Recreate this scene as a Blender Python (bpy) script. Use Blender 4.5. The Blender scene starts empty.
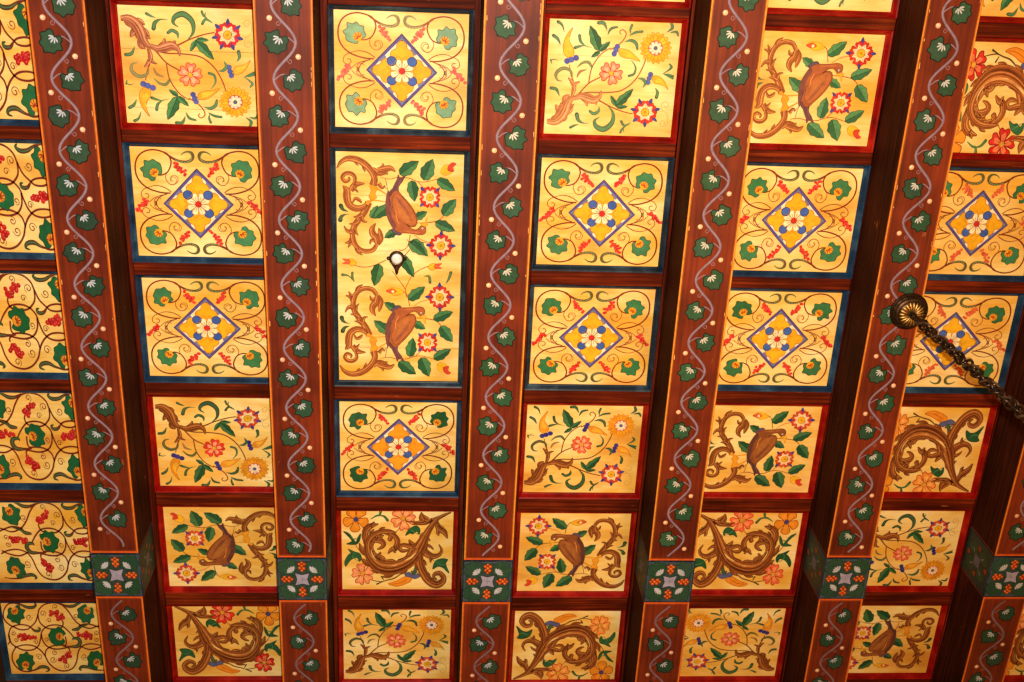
import bpy, math, random
import numpy as np
from mathutils import Vector, Matrix
from mathutils.geometry import tessellate_polygon
random.seed(7)
C = bpy.context.scene.collection
PI = math.pi
EYE = 1.6                                   # eye height of the photographer above the floor
FIT= {'rx': 0.408641, 'ry': -0.07965, 'rz': 0.048747, 'H': 3.3791, 'f': 1154.37, 'cx': 1.54, 'cy': -0.0592, 'd': 0.201, 'a': 0.0688, 'b': 0.4521, 'g': -0.1241, 'h': 0.0325, 'q1': 2.096, 'q2': 2.2587, 'sl': 0.0015}
PAN={
 (0, 0):(0.0779, 0.4612, -0.0087, 0.3351),
 (0, 1):(0.0799, 0.4632, 0.4042, 0.7401),
 (0, 2):(0.0818, 0.4651, 0.8093, 1.1453),
 (0, 3):(0.0838, 0.4671, 1.2135, 1.5447),
 (0, 4):(0.0858, 0.4691, 1.6166, 1.9472),
 (0, 5):(0.0877, 0.471, 2.0214, 2.3401),
 (0, 6):(0.0897, 0.473, 2.4232, 2.7283),
 (1, 0):(0.659, 1.0423, -0.0019, 0.3419),
 (1, 1):(0.6616, 1.0449, 0.4078, 0.7402),
 (1, 2):(0.661, 1.0444, 0.8084, 1.1472),
 (1, 3):(0.6628, 1.0461, 1.2176, 1.5507),
 (1, 4):(0.6649, 1.0482, 1.6247, 1.9536),
 (1, 5):(0.6666, 1.0499, 2.0346, 2.3535),
 (1, 6):(0.6684, 1.0517, 2.4367, 2.7424),
 (2, 0):(1.2592, 1.6425, 0.0021, 0.346),
 (2, 1):(1.2594, 1.6429, 0.3985, 0.7337),
 (2, 2):(1.2587, 1.6425, 0.8055, 1.1439),
 (2, 3):(1.2581, 1.6402, 1.2221, 1.5552),
 (2, 4):(1.2577, 1.64, 1.6319, 1.9661),
 (2, 5):(1.2578, 1.6393, 2.0461, 2.3659),
 (2, 6):(1.2582, 1.6403, 2.4507, 2.7579),
 (3, 0):(1.8744, 2.2577, 0.0006, 0.343),
 (3, 1):(1.8729, 2.256, 0.4013, 0.7349),
 (3, 2):(1.8725, 2.2572, 0.807, 1.1467),
 (3, 3):(1.8716, 2.2581, 1.2222, 1.5592),
 (3, 4):(1.8706, 2.2561, 1.6352, 1.9677),
 (3, 5):(1.869, 2.2519, 2.0496, 2.3719),
 (3, 6):(1.8679, 2.2494, 2.4559, 2.764),
 (4, 0):(2.4844, 2.8678, 0.0044, 0.3485),
 (4, 1):(2.4813, 2.8608, 0.4127, 0.7444),
 (4, 2):(2.4803, 2.8663, 0.8134, 1.152),
 (4, 3):(2.478, 2.864, 1.2208, 1.5522),
 (4, 4):(2.4753, 2.8598, 1.6281, 1.9609),
 (4, 5):(2.4725, 2.8546, 2.0434, 2.3635),
 (4, 6):(2.4701, 2.852, 2.4451, 2.7517),
 (5, 0):(3.0733, 3.4566, 0.0038, 0.349),
 (5, 1):(3.0691, 3.4524, 0.4214, 0.7552),
 (5, 2):(3.0648, 3.4473, 0.8112, 1.1502),
 (5, 3):(3.0611, 3.4455, 1.2191, 1.5501),
 (5, 4):(3.0566, 3.4399, 1.625, 1.9552),
 (5, 5):(3.0526, 3.4362, 2.0309, 2.3474),
 (5, 6):(3.0482, 3.4307, 2.4334, 2.7399),
 (6, 0):(3.6688, 4.0521, 0.0053, 0.3492),
 (6, 1):(3.6688, 4.0521, 0.4128, 0.7466),
 (6, 2):(3.6688, 4.0521, 0.8145, 1.1529),
 (6, 3):(3.6688, 4.0521, 1.2246, 1.5574),
 (6, 4):(3.6688, 4.0521, 1.6323, 1.9638),
 (6, 5):(3.6688, 4.0521, 2.043, 2.3625),
 (6, 6):(3.6688, 4.0521, 2.4463, 2.7528),
}
BEAM= {1: (0.606, 0.6028, -0.0052, -0.011), 2: (1.1886, 1.1912, 0.0016, 0.0037), 3: (1.7999, 1.7933, 0.0047, 0.011), 4: (2.4122, 2.4047, 0.0003, 0.0111), 5: (3.0082, 3.006, -0.0013, -0.0034), 6: (3.6067, 3.5804, 0.0, -0.0114)}
H = FIT['H'] + EYE                          # painted panels
HB = H - 0.0165                             # face of the wooden battens
HS = H - FIT['d']                           # underside of the beams
Y0, Y1 = -0.25, 3.35                        # how far the beams run

def beam_x(j, y, side):                      # x of a beam's left (0) or right (1) face
    b0, b1, dw, dk = BEAM[j]; return b0+(b1-b0)*y/2.5+(FIT['g'] if side == 0 else FIT['h']+dw)
for (j, i), (x0, x1, y0, y1) in list(PAN.items()):
    if j >= 1: x0 = max(x0, max(beam_x(j, y, 1) for y in (y0, y1))+.0200)
    if j <= 5: x1 = min(x1, min(beam_x(j+1, y, 0) for y in (y0, y1))-.0200)
    PAN[(j, i)] = (x0, x1, y0, y1)

# ------------------------------------------------------------------ materials
def srgb(c):
    return tuple((x/255/12.92) if x/255 <= .04045 else ((x/255+.055)/1.055)**2.4 for x in c)

def nt(name):
    m = bpy.data.materials.new(name); m.use_nodes = True
    n = m.node_tree; n.nodes.clear()
    o = n.nodes.new('ShaderNodeOutputMaterial'); b = n.nodes.new('ShaderNodeBsdfPrincipled')
    n.links.new(b.outputs[0], o.inputs[0]); return m, n, b

def ramp(n, src, stops):
    r = n.nodes.new('ShaderNodeValToRGB'); e = r.color_ramp.elements
    while len(e) < len(stops): e.new(.5)
    for k, (p, c) in enumerate(stops):
        e[k].position = p; e[k].color = (*srgb(c), 1)
    n.links.new(src, r.inputs[0]); return r.outputs[0]

def noise(n, scale, stretch=(1, 1, 1), detail=4, rand=True, rough=.55):
    tc = n.nodes.new('ShaderNodeTexCoord'); mp = n.nodes.new('ShaderNodeMapping')
    mp.inputs['Scale'].default_value = stretch
    n.links.new(tc.outputs['Object'], mp.inputs[0])
    if rand:
        oi = n.nodes.new('ShaderNodeObjectInfo'); mu = n.nodes.new('ShaderNodeMath'); mu.operation = 'MULTIPLY'
        mu.inputs[1].default_value = 37.0
        n.links.new(oi.outputs['Random'], mu.inputs[0]); n.links.new(mu.outputs[0], mp.inputs['Location'])
    t = n.nodes.new('ShaderNodeTexNoise'); t.inputs['Scale'].default_value = scale
    t.inputs['Detail'].default_value = detail; t.inputs['Roughness'].default_value = rough
    n.links.new(mp.outputs[0], t.inputs['Vector']); return t.outputs['Fac']

def mixc(n, fac, a, b, mode='MIX', f=None):
    m = n.nodes.new('ShaderNodeMix'); m.data_type = 'RGBA'; m.blend_type = mode
    if f is not None: m.inputs[0].default_value = f
    else: n.links.new(fac, m.inputs[0])
    for k, v in ((6, a), (7, b)):
        if isinstance(v, tuple): m.inputs[k].default_value = (*srgb(v), 1)
        else: n.links.new(v, m.inputs[k])
    return m.outputs[2]

def bump(n, b, h, strength=.2, dist=.002):
    u = n.nodes.new('ShaderNodeBump'); u.inputs['Strength'].default_value = strength
    u.inputs['Distance'].default_value = dist
    n.links.new(h, u.inputs['Height']); n.links.new(u.outputs[0], b.inputs['Normal'])

def wood(name, stops, axis, rough=.5, spec=.5, b_=.35):
    m, n, b = nt(name)
    st = (38, 1.3, 38) if axis == 'y' else (1.3, 38, 38)
    g = noise(n, 2.6, st, 6); f = noise(n, 5, (1, 1, 1), 3)
    c1 = ramp(n, g, stops)
    c2 = mixc(n, None, c1, ramp(n, f, [(.3, (150, 140, 135)), (.7, (255, 255, 255))]), 'MULTIPLY', .8)
    sc = noise(n, 30, (2.5, .6, 1) if axis == 'y' else (.6, 2.5, 1), 5)
    c3 = mixc(n, ramp(n, sc, [(.70, (0, 0, 0)), (.78, (190, 190, 190))]), c2, (176, 108, 62))
    n.links.new(c3, b.inputs['Base Color'])
    b.inputs['Roughness'].default_value = rough; b.inputs['Specular IOR Level'].default_value = spec
    bump(n, b, g, b_); return m

M = {}
M['wood_dark'] = wood('dark_beam_wood', [(.3, (40, 15, 7)), (.5, (62, 24, 11)), (.72, (88, 36, 17))], 'y', .75, .06)
M['wood_batten'] = wood('batten_wood', [(.3, (58, 16, 5)), (.5, (92, 28, 8)), (.72, (146, 54, 18))], 'x', .6, .05)
M['wood_rail'] = wood('rail_wood', [(.3, (54, 15, 5)), (.5, (86, 26, 8)), (.72, (130, 46, 16))], 'y', .6, .05)
M['soffit'] = wood('red_brown_paint', [(.3, (95, 31, 11)), (.5, (116, 40, 15)), (.75, (134, 50, 21))], 'y', .5, .2, .2)
M['ceiling'] = wood('ceiling_boards', [(.3, (30, 15, 9)), (.6, (48, 24, 14)), (.8, (60, 30, 17))], 'y', .6, .3)

def panel_mat():
    m, n, b = nt('cream_panel_paint')
    base = ramp(n, noise(n, 7, (.6, 1.2, 1), 3, rough=.5), [(.28, (212, 150, 56)), (.41, (229, 182, 88)), (.54, (239, 206, 124)), (.72, (247, 228, 168))])
    gold = ramp(n, noise(n, 4.2, (.8, 2.4, 1), 3), [(.49, (0, 0, 0)), (.64, (225, 225, 225))])
    c = mixc(n, gold, base, (228, 168, 46))
    pink = ramp(n, noise(n, 5.5, (1, 1.6, 1), 2), [(.54, (0, 0, 0)), (.74, (170, 170, 170))])
    c = mixc(n, pink, c, (222, 146, 70))
    dirt = ramp(n, noise(n, 5.0, (.5, 4.5, 1), 5), [(.60, (0, 0, 0)), (.80, (110, 110, 110))])
    c = mixc(n, dirt, c, (136, 100, 58))
    fine = ramp(n, noise(n, 60, (.3, 2.2, 1), 3), [(.3, (222, 214, 196)), (.7, (255, 255, 255))])
    c = mixc(n, None, c, fine, 'MULTIPLY', .5)
    n.links.new(c, b.inputs['Base Color'])
    b.inputs['Roughness'].default_value = .42; b.inputs['Specular IOR Level'].default_value = .35
    bump(n, b, noise(n, 16, (.3, 3, 1), 4), .12, .003); return m
M['cream'] = panel_mat()

def paint_mat():
    m, n, b = nt('decorative_paint')
    a = n.nodes.new('ShaderNodeAttribute'); a.attribute_name = 'pigment'
    f = ramp(n, noise(n, 55, (1, 1, 1), 3), [(.25, (205, 205, 205)), (.6, (255, 255, 255))])
    c = mixc(n, None, a.outputs['Color'], f, 'MULTIPLY', .75)
    n.links.new(c, b.inputs['Base Color'])
    b.inputs['Roughness'].default_value = .5; b.inputs['Specular IOR Level'].default_value = .18
    return m
M['paint'] = paint_mat()

def coat(name, dark, mid, lite, rough=.38):
    m, n, b = nt(name)
    c = ramp(n, noise(n, 14, (1, 1, 1), 4), [(.3, dark), (.52, mid), (.74, lite)])
    n.links.new(c, b.inputs['Base Color']); b.inputs['Roughness'].default_value = rough
    b.inputs['Specular IOR Level'].default_value = .12
    bump(n, b, noise(n, 30), .2); return m
M['blue'] = coat('blue_moulding_paint', (12, 30, 52), (22, 50, 80), (50, 84, 110))
M['blue_dark'] = coat('dark_blue_moulding_paint', (16, 26, 36), (26, 42, 58), (60, 82, 96))
M['red'] = coat('red_moulding_paint', (94, 3, 3), (132, 8, 5), (166, 36, 18))

def metal(name, col, rough, met=1.0, lo=None):
    m, n, b = nt(name)
    lo = lo or tuple(int(x*.55) for x in col)
    c = ramp(n, noise(n, 70, (1, 1, 1), 4), [(.35, lo), (.62, col)])
    n.links.new(c, b.inputs['Base Color']); b.inputs['Metallic'].default_value = met
    b.inputs['Roughness'].default_value = rough; return m
M['brass'] = metal('antique_brass', (214, 176, 104), .44, 1.0, (150, 112, 56))
M['bronze'] = metal('dark_bronze', (84, 62, 44), .42, .9, (44, 31, 22))
M['chain'] = metal('dark_chain_metal', (88, 68, 52), .4, .9, (40, 29, 22))
M['copper'] = metal('copper_metal', (150, 78, 48), .4, .8, (90, 38, 22))
M['pearl'] = metal('white_glazed_disc', (225, 228, 224), .3, 0.0, (196, 200, 198))
M['cable'] = metal('brown_cable', (92, 66, 48), .5, .1, (60, 42, 30))

# ------------------------------------------------------------------ object helpers
def link(o, parent=None):
    C.objects.link(o)
    if parent is not None: o.parent = parent
    return o
def tag(o, label=None, cat=None, group=None, kind=None):
    for k, v in (('label', label), ('category', cat), ('group', group), ('kind', kind)):
        if v: o[k] = v
    return o
def mesh(name, vs, fs, mats, idx=None, smooth=False):
    me = bpy.data.meshes.new(name); me.from_pydata(vs, [], fs)
    for m in mats: me.materials.append(m)
    if idx: me.polygons.foreach_set('material_index', idx)
    if smooth: me.polygons.foreach_set('use_smooth', [True]*len(me.polygons))
    me.update(); return me
def obj(name, me, parent=None, loc=None):
    o = bpy.data.objects.new(name, me)
    if loc is not None: o.location = loc
    return link(o, parent)
class MB:
    def __init__(s): s.v, s.f = [], []
    def poly(s, pts):
        b = len(s.v); s.v += [tuple(p) for p in pts]; s.f.append(tuple(range(b, b+len(pts))))
    def box(s, x0, x1, y0, y1, z0, z1, ch=0.0):
        """box whose lower (room-side) edges are chamfered by ch"""
        b = len(s.v); c = ch
        s.v += [(x0, y0, z1), (x1, y0, z1), (x1, y1, z1), (x0, y1, z1),
                (x0, y0, z0+c), (x1, y0, z0+c), (x1, y1, z0+c), (x0, y1, z0+c),
                (x0+c, y0+c, z0), (x1-c, y0+c, z0), (x1-c, y1-c, z0), (x0+c, y1-c, z0)]
        q = [(0, 1, 2, 3), (11, 10, 9, 8)]
        for k in range(4):
            l = (k+1) % 4; q += [(k, k+4, l+4, l), (k+4, k+8, l+8, l+4)]
        s.f += [tuple(b+i for i in f) for f in q]
    def lathe(s, prof, cx, cy, n=48, mod=None):
        b = len(s.v)
        for r_, z in prof:
            for k in range(n):
                a = 2*PI*k/n; rr = r_*(mod(a, r_) if mod else 1)
                s.v.append((cx+rr*math.cos(a), cy+rr*math.sin(a), z))
        for i in range(len(prof)-1):
            for k in range(n):
                l = (k+1) % n
                s.f.append((b+i*n+k, b+i*n+l, b+(i+1)*n+l, b+(i+1)*n+k))
    def tube(s, pts, r, n=8, closed=False, flat=1.0):
        b = len(s.v); m = len(pts); P = [Vector(p) for p in pts]
        for i in range(m):
            a = P[(i-1) % m] if closed or i else P[0]; c = P[(i+1) % m] if closed or i < m-1 else P[-1]
            t = (c-a).normalized(); u = t.orthogonal().normalized() if i == 0 else (pu - t*pu.dot(t)).normalized()
            pu = u; w = t.cross(u); rr = r[i] if isinstance(r, (list, tuple)) else r
            for k in range(n):
                an = 2*PI*k/n; s.v.append(tuple(P[i]+u*rr*math.cos(an)+w*rr*flat*math.sin(an)))
        for i in range(m if closed else m-1):
            j = (i+1) % m
            for k in range(n):
                l = (k+1) % n; s.f.append((b+i*n+k, b+i*n+l, b+j*n+l, b+j*n+k))
        if not closed: s.f += [tuple(b+k for k in range(n))[::-1], tuple(b+(m-1)*n+k for k in range(n))]
    def build(s, name, mat, parent=None, smooth=False, loc=None):
        return obj(name, mesh(name, s.v, s.f, [mat], smooth=smooth), parent, loc)

# ------------------------------------------------------------------ painting engine
def cat(pts, n=5, closed=False):
    """Catmull-Rom through the points"""
    m = len(pts)
    if m < 3: n = 1 if m < 2 else 3
    out = []
    for i in range(m if closed else m-1):
        g = (lambda k: pts[k % m]) if closed else (lambda k: pts[min(max(k, 0), m-1)])
        a, b, c, d = g(i-1), g(i), g(i+1), g(i+2)
        for t in range(n):
            t /= n
            out.append(tuple(.5*((2*b[q])+(-a[q]+c[q])*t+(2*a[q]-5*b[q]+4*c[q]-d[q])*t*t+(-a[q]+3*b[q]-3*c[q]+d[q])*t**3) for q in range(len(a))))
    if not closed: out.append(tuple(pts[-1]))
    return out
def lerp(a, b, t): return tuple(x+(y-x)*t for x, y in zip(a, b))
def jig(c, a=8):
    d = random.uniform(-a, a); return tuple(min(255, max(0, x+d+random.uniform(-a/2, a/2))) for x in c)

class Art:
    """flat brush marks in picture coordinates; fn turns them into unit coordinates of the panel"""
    def __init__(s): s.v, s.f, s.c, s.fn, s.z, s.fat = [], [], [], (lambda x, y: (x, y)), 0, 1.0
    def lay(s): s.z += 1
    def add(s, x, y, col):
        u, v = s.fn(x, y); s.v.append((u, v, s.z)); s.c.append(col); return len(s.v)-1
    def S(s, pts, w, col, col2=None, new=True, n=5):
        """brush stroke with a varying width"""
        if new: s.lay()
        m = len(pts)
        if not isinstance(w, (list, tuple)): w = [w, w]
        ws = [np.interp(i/(m-1), np.linspace(0, 1, len(w)), w) for i in range(m)]
        P = cat([(p[0], p[1], q) for p, q in zip(pts, ws)], n)
        k = len(P); prev = None
        for i, (x, y, q) in enumerate(P):
            a, b = P[max(i-1, 0)], P[min(i+1, k-1)]
            dx, dy = b[0]-a[0], b[1]-a[1]; L = math.hypot(dx, dy) or 1
            nx, ny = -dy/L*q/2, dx/L*q/2
            c = lerp(col, col2, i/(k-1)) if col2 else col
            e = (s.add(x+nx, y+ny, c), s.add(x-nx, y-ny, c))
            if prev: s.f.append((prev[0], prev[1], e[1], e[0]))
            prev = e
        return P
    def B(s, pts, col, line=None, lw=0, smooth=True, n=4, new=True):
        """filled shape with an outline"""
        if new: s.lay()
        P = cat([(a, b) for a, b in pts], n, True) if smooth else list(pts)
        ids = [s.add(x, y, col) for x, y in P]
        V = [Vector((x, y, 0)) for x, y in P]
        for t in tessellate_polygon([V]): s.f.append(tuple(ids[k] for k in t))
        if line: s.S([*P, P[0], P[1]], lw, line, n=1)
    def O(s, x, y, r, col, line=None, lw=0, k=10, ry=None):
        s.lay(); ry = ry or r
        ids = [s.add(x+r*math.cos(2*PI*i/k), y+ry*math.sin(2*PI*i/k), col) for i in range(k)]
        s.f.append(tuple(ids))
        if line: s.S([(x+r*math.cos(2*PI*i/k), y+ry*math.sin(2*PI*i/k)) for i in range(k+2)], lw, line, n=1)
    def AC(s, pts, w, hl=.25, side=1, cols=None):
        """acanthus limb: dark edge, warm body, pale streak"""
        D, Bc, L = cols or s.ac
        w = [q*s.fat if q > 8 else q for q in w]; L = lerp(L, Bc, .3)
        m = len(pts); w = list(np.interp(np.linspace(0, 1, m), np.linspace(0, 1, len(w)), w))
        P = s.S(pts, [q+s.edge for q in w], D)
        s.S(pts, [max(q-s.edge*.4, .5) for q in w], jig(Bc, 6))
        def off(t): # parallel line
            o = []
            for i, p in enumerate(pts):
                a, b = pts[max(i-1, 0)], pts[min(i+1, m-1)]
                dx, dy = b[0]-a[0], b[1]-a[1]; l = math.hypot(dx, dy) or 1
                o.append((p[0]-dy/l*w[i]*t, p[1]+dx/l*w[i]*t))
            return o
        s.S(off(-.20*side), [q*.42 for q in w], lerp(Bc, D, .38))
        s.S(off(hl*side), [q*.2 for q in w], L)
        if max(w) > s.edge*4:
            s.S(off(.02*side), [q*.07 for q in w], lerp(D, Bc, .2)); s.S(off(-.28*side), [q*.06 for q in w], D)
            if max(w) > s.edge*6: s.S(off(.36*side), [q*.06 for q in w], lerp(D, Bc, .3)); s.S(off(-.1*side), [q*.07 for q in w], lerp(L, Bc, .3))
    def lobes(s, pts, w, side, n, ln, t0=.1, t1=.9):
        """row of small pointed leaves growing from the edge of a limb"""
        P = cat([(p[0], p[1]) for p in pts], 6); m = len(P)
        for k in range(n):
            t = t0+(t1-t0)*k/max(1, n-1); i = min(m-2, int(t*(m-1))); q = float(np.interp(t, np.linspace(0, 1, len(w)), w))*s.fat/2
            dx, dy = P[i+1][0]-P[i][0], P[i+1][1]-P[i][1]; L = math.hypot(dx, dy) or 1; dx /= L; dy /= L; nx, ny = -dy*side, dx*side
            l = ln*random.uniform(.8, 1.2); x, y = P[i][0]+nx*q*.6, P[i][1]+ny*q*.6
            z = s.z
            s.AC([(x-dx*l*.5, y-dy*l*.5), (x+nx*l*.45, y+ny*l*.45), (x+nx*l*.7+dx*l*.9, y+ny*l*.7+dy*l*.9)], [l*.6, l*.5, 3]); s.z = z
    def leaf(s, bx, by, tx, ty, w, col=(62, 118, 70), bend=0, line=(28, 58, 34), ser=3):
        """serrated leaf with a midrib from base to tip"""
        dx, dy = tx-bx, ty-by; L = math.hypot(dx, dy); ux, uy = dx/L, dy/L; vx, vy = -uy, ux
        n = 14
        def pt(t, o):
            bo = bend*math.sin(PI*t); return (bx+dx*t+vx*(o+bo), by+dy*t+vy*(o+bo))
        prof = lambda t: w/2*(math.sin(PI*min(1, t**.72)))**.8*(1+.10*math.sin(t*PI*2*ser))
        for sd, cc in ((1, lerp(col, (20, 50, 30), .28)), (-1, lerp(col, (150, 185, 110), .22))):
            s.lay(); prev = None
            for i in range(n+1):
                t = i/n; e = (s.add(*pt(t, 0), cc), s.add(*pt(t, sd*prof(t)), cc))
                if prev: s.f.append((prev[0], prev[1], e[1], e[0]))
                prev = e
        out = [pt(i/n, prof(i/n)) for i in range(n+1)] + [pt(1-i/n, -prof(1-i/n)) for i in range(1, n+1)]
        s.S(out+[out[0]], L*.022, line, n=1)
        s.S([pt(0, 0), pt(.5, 0), pt(.95, 0)], [L*.03, L*.02, L*.008], line)
        for k in range(1, 4):
            for sd in (1, -1): s.S([pt(k*.22, 0), pt(k*.22+.13, sd*prof(k*.22+.13)*.75)], [L*.014, L*.006], lerp(line, col, .35))
    def comma(s, pts, w, col=(62, 106, 70)):
        col = jig(col, 8); w = [q*1.25 for q in w]; dk = lerp(col, (30, 60, 38), .45)
        e = 0 if w[0] > w[-1] else -1; s.z += 1
        if w[e] > max(w)*.45: s.O(pts[e][0], pts[e][1], w[e]*.5, dk, k=9); s.z -= 1
        s.S(pts, w, dk); s.S(pts, [q*.6 for q in w], lerp(col, (150, 180, 120), .2))
    def spiral(s, x, y, r, a0, turns, w, col, d=1, k=14):
        pts = [(x+r*(1-.8*i/k)*math.cos(a0+d*2*PI*turns*i/k), y+r*(1-.8*i/k)*math.sin(a0+d*2*PI*turns*i/k)) for i in range(k+1)]
        s.S(pts, [w*.6, w, w*1.2], col, n=2); return pts[0]
    def grapes(s, pts, r, col=(190, 34, 32)):
        pts = [q for p_ in pts for q in (p_, (p_[0]+random.uniform(-r, r)*1.1, p_[1]+random.uniform(-r, r)*1.1))]
        for x, y in pts:
            x += random.uniform(-r, r)*.4; y += random.uniform(-r, r)*.4
            s.O(x, y, r, jig(col, 14)); s.O(x-r*.25, y-r*.25, r*.35, lerp(col, (240, 150, 120), .5), k=6)
    def hibiscus(s, x, y, r, a0, fill=(222, 96, 70), line=(176, 36, 28), mid=(226, 168, 40), n=5, inner=(242, 178, 130), notch=.14):
        order = list(range(n)); random.shuffle(order)
        for k in order:
            a = a0+2*PI*k/n+random.uniform(-.08, .08); wv = PI/n*1.0
            pts = [(x, y)]
            for t, rr in ((-1, .55), (-.95, .86), (-.5, 1.0), (0, 1-notch), (.5, 1.02), (.95, .86), (1, .55)):
                pts.append((x+r*rr*math.cos(a+t*wv*.82), y+r*rr*math.sin(a+t*wv*.82)))
            s.B(pts, jig(fill, 8), line, r*.07)
            pi = [(x, y)]+[(x+r*q*math.cos(a+t*wv*.7), y+r*q*math.sin(a+t*wv*.7)) for t, q in ((-.8, .5), (-.35, .72), (.1, .66), (.7, .55))]
            s.B(pi, lerp(fill, inner, .75))
        for k in range(n*2): 
            a = a0+PI*k/n; s.S([(x+r*.15*math.cos(a), y+r*.15*math.sin(a)), (x+r*.42*math.cos(a), y+r*.42*math.sin(a))], [r*.05, r*.02], line)
        s.O(x, y, r*.2, mid, lerp(mid, line, .5), r*.06)
    def star(s, x, y, r, nb, a0, nr=None, mid=(232, 172, 30), red=(196, 38, 30), blue=(66, 62, 136)):
        """star flower with red petals, blue tips, pale middle"""
        nr = nr or nb
        for k in range(nb):
            a = a0+2*PI*k/nb; q = .17
            s.B([(x+r*1.08*math.cos(a), y+r*1.08*math.sin(a)), (x+r*.80*math.cos(a+q), y+r*.74*math.sin(a+q)), (x+r*.5*math.cos(a+q*.6), y+r*.5*math.sin(a+q*.6)),
                 (x+r*.5*math.cos(a-q*.6), y+r*.5*math.sin(a-q*.6)), (x+r*.80*math.cos(a-q), y+r*.80*math.sin(a-q))], jig(blue, 8), (40, 34, 80), r*.025)
        for k in range(nr):
            a = a0+2*PI*(k+.5)/nr; q = PI/nr
            s.B([(x+r*.35*math.cos(a-q*.7), y+r*.35*math.sin(a-q*.7)), (x+r*.70*math.cos(a-q*.85), y+r*.70*math.sin(a-q*.85)), (x+r*.84*math.cos(a-q*.45), y+r*.84*math.sin(a-q*.45)),
                 (x+r*.78*math.cos(a), y+r*.78*math.sin(a)), (x+r*.84*math.cos(a+q*.45), y+r*.84*math.sin(a+q*.45)), (x+r*.70*math.cos(a+q*.85), y+r*.70*math.sin(a+q*.85)),
                 (x+r*.35*math.cos(a+q*.7), y+r*.35*math.sin(a+q*.7))], jig(red, 10), (150, 22, 18), r*.03)
        s.B([(x+r*(.64 if k % 2 else .44)*math.cos(a0+PI*(k)/nr), y+r*(.64 if k % 2 else .44)*math.sin(a0+PI*(k)/nr)) for k in range(nr*2)], (240, 214, 160))
        for k in range(nr*2):
            a = a0+PI*(k)/nr; s.S([(x+r*.3*math.cos(a), y+r*.3*math.sin(a)), (x+r*.55*math.cos(a), y+r*.55*math.sin(a))], [r*.02, r*.035], (214, 120, 90))
        s.O(x, y, r*.29, mid, (186, 118, 20), r*.05); s.O(x, y, r*.1, lerp(mid, (150, 90, 20), .5))
    def sunflower(s, x, y, r, n=18, gold=(228, 178, 36)):
        for ring, (rr, ph) in enumerate(((1, 0), (.86, .5))):
            for k in range(n):
                a = 2*PI*(k+ph)/n; q = PI/n*.95
                s.B([(x+r*.42*math.cos(a-q), y+r*.42*math.sin(a-q)), (x+r*.8*rr*math.cos(a-q), y+r*.8*rr*math.sin(a-q)), (x+r*rr*math.cos(a), y+r*rr*math.sin(a)),
                     (x+r*.8*rr*math.cos(a+q), y+r*.8*rr*math.sin(a+q)), (x+r*.42*math.cos(a+q), y+r*.42*math.sin(a+q))], jig(gold, 10), lerp(gold, (130, 70, 10), .5), r*.03)
        s.O(x, y, r*.47, (196, 84, 66), k=16)
        for k in range(9):
            a = 2*PI*k/9; s.O(x+r*.32*math.cos(a), y+r*.32*math.sin(a), r*.13, (240, 206, 178), (168, 40, 40), r*.03, k=8)
        s.O(x, y, r*.27, (244, 218, 176), k=12); s.O(x, y, r*.13, (84, 96, 130), (60, 60, 90), r*.02)
    def pod(s, pts, caps, cr, col=(232, 174, 30), streak=None, cap=(86, 92, 160)):
        s.B(pts, jig(col, 6), (168, 92, 20), cr*.2)
        m = len(pts); cx = sum(p[0] for p in pts)/m; cy = sum(p[1] for p in pts)/m
        s.B([lerp((cx, cy), p, .55) for p in pts], lerp(col, (246, 210, 70), .4))
        if streak: s.S(streak, [cr*.1, cr*.3, cr*.08], (150, 66, 16))
        for x, y in caps: s.O(x, y, cr, jig(cap, 8), (52, 50, 110), cr*.14)
    def vineleaf(s, cx, cy, r, heart, col, line, lw, yellow=None, vein=(214, 212, 214), tipdir=None):
        """lobed vine leaf; heart = where the veins meet"""
        a0 = math.atan2(cy-heart[1], cx-heart[0])
        R_ = [1.06, .86, 1.0, .84, 1.05, .84, .96, .88, .50, .88, .96, .84, 1.05, .84, 1.0, .86]
        n = len(R_); P = []
        for k in range(n):
            a = a0+2*PI*k/n; q = r*R_[k]*random.uniform(.90, 1.08)
            P.append((cx+q*math.cos(a), cy+q*math.sin(a)*1.06))
        s.B(P, col, line, lw, n=3)
        hx, hy = heart
        if yellow:
            s.O(hx+(cx-hx)*.35, hy+(cy-hy)*.35, r*.40, yellow, lerp(yellow, (180, 90, 20), .5), lw*.6)
        for k in range(-2, 3):
            a = a0+k*.52; l = r*(.66 if not yellow else .62)*(1-.10*abs(k))
            p0 = (hx+r*.1*math.cos(a), hy+r*.1*math.sin(a)); p1 = (hx+l*math.cos(a), hy+l*math.sin(a))
            if yellow: s.S([p0, p1], [r*.12, r*.05], vein)
            else: s.S([p0, lerp(p0, p1, .6), p1], [r*.05, r*.13, r*.07], vein)
        return P

def homog(src):
    """4 picture corners TL TR BR BL -> unit square map"""
    A, b = [], []
    for (x, y), (u, v) in zip(src, ((0, 0), (1, 0), (1, 1), (0, 1))):
        A += [[x, y, 1, 0, 0, 0, -u*x, -u*y], [0, 0, 0, x, y, 1, -v*x, -v*y]]; b += [u, v]
    h = np.linalg.solve(np.array(A, float), np.array(b, float))
    def f(x, y):
        w = h[6]*x+h[7]*y+1; return ((h[0]*x+h[1]*y+h[2])/w, (h[3]*x+h[4]*y+h[5])/w)
    return f

# ------------------------------------------------------------------ the five painted designs
def crop(x0, y0, s, hom):                       # enlargement used while copying -> unit square
    return lambda x, y: hom(x0+x/s, y0+y/s)
BROWN = (122, 58, 30); STEM = (134, 66, 40); GREEN = (62, 106, 68)
AC_WARM = ((104, 50, 18), (176, 98, 44), (222, 156, 86))
AC_PINK = ((120, 58, 36), (184, 112, 74), (222, 164, 122))
AC_DEEP = ((80, 36, 12), (150, 82, 34), (196, 128, 62))

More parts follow.
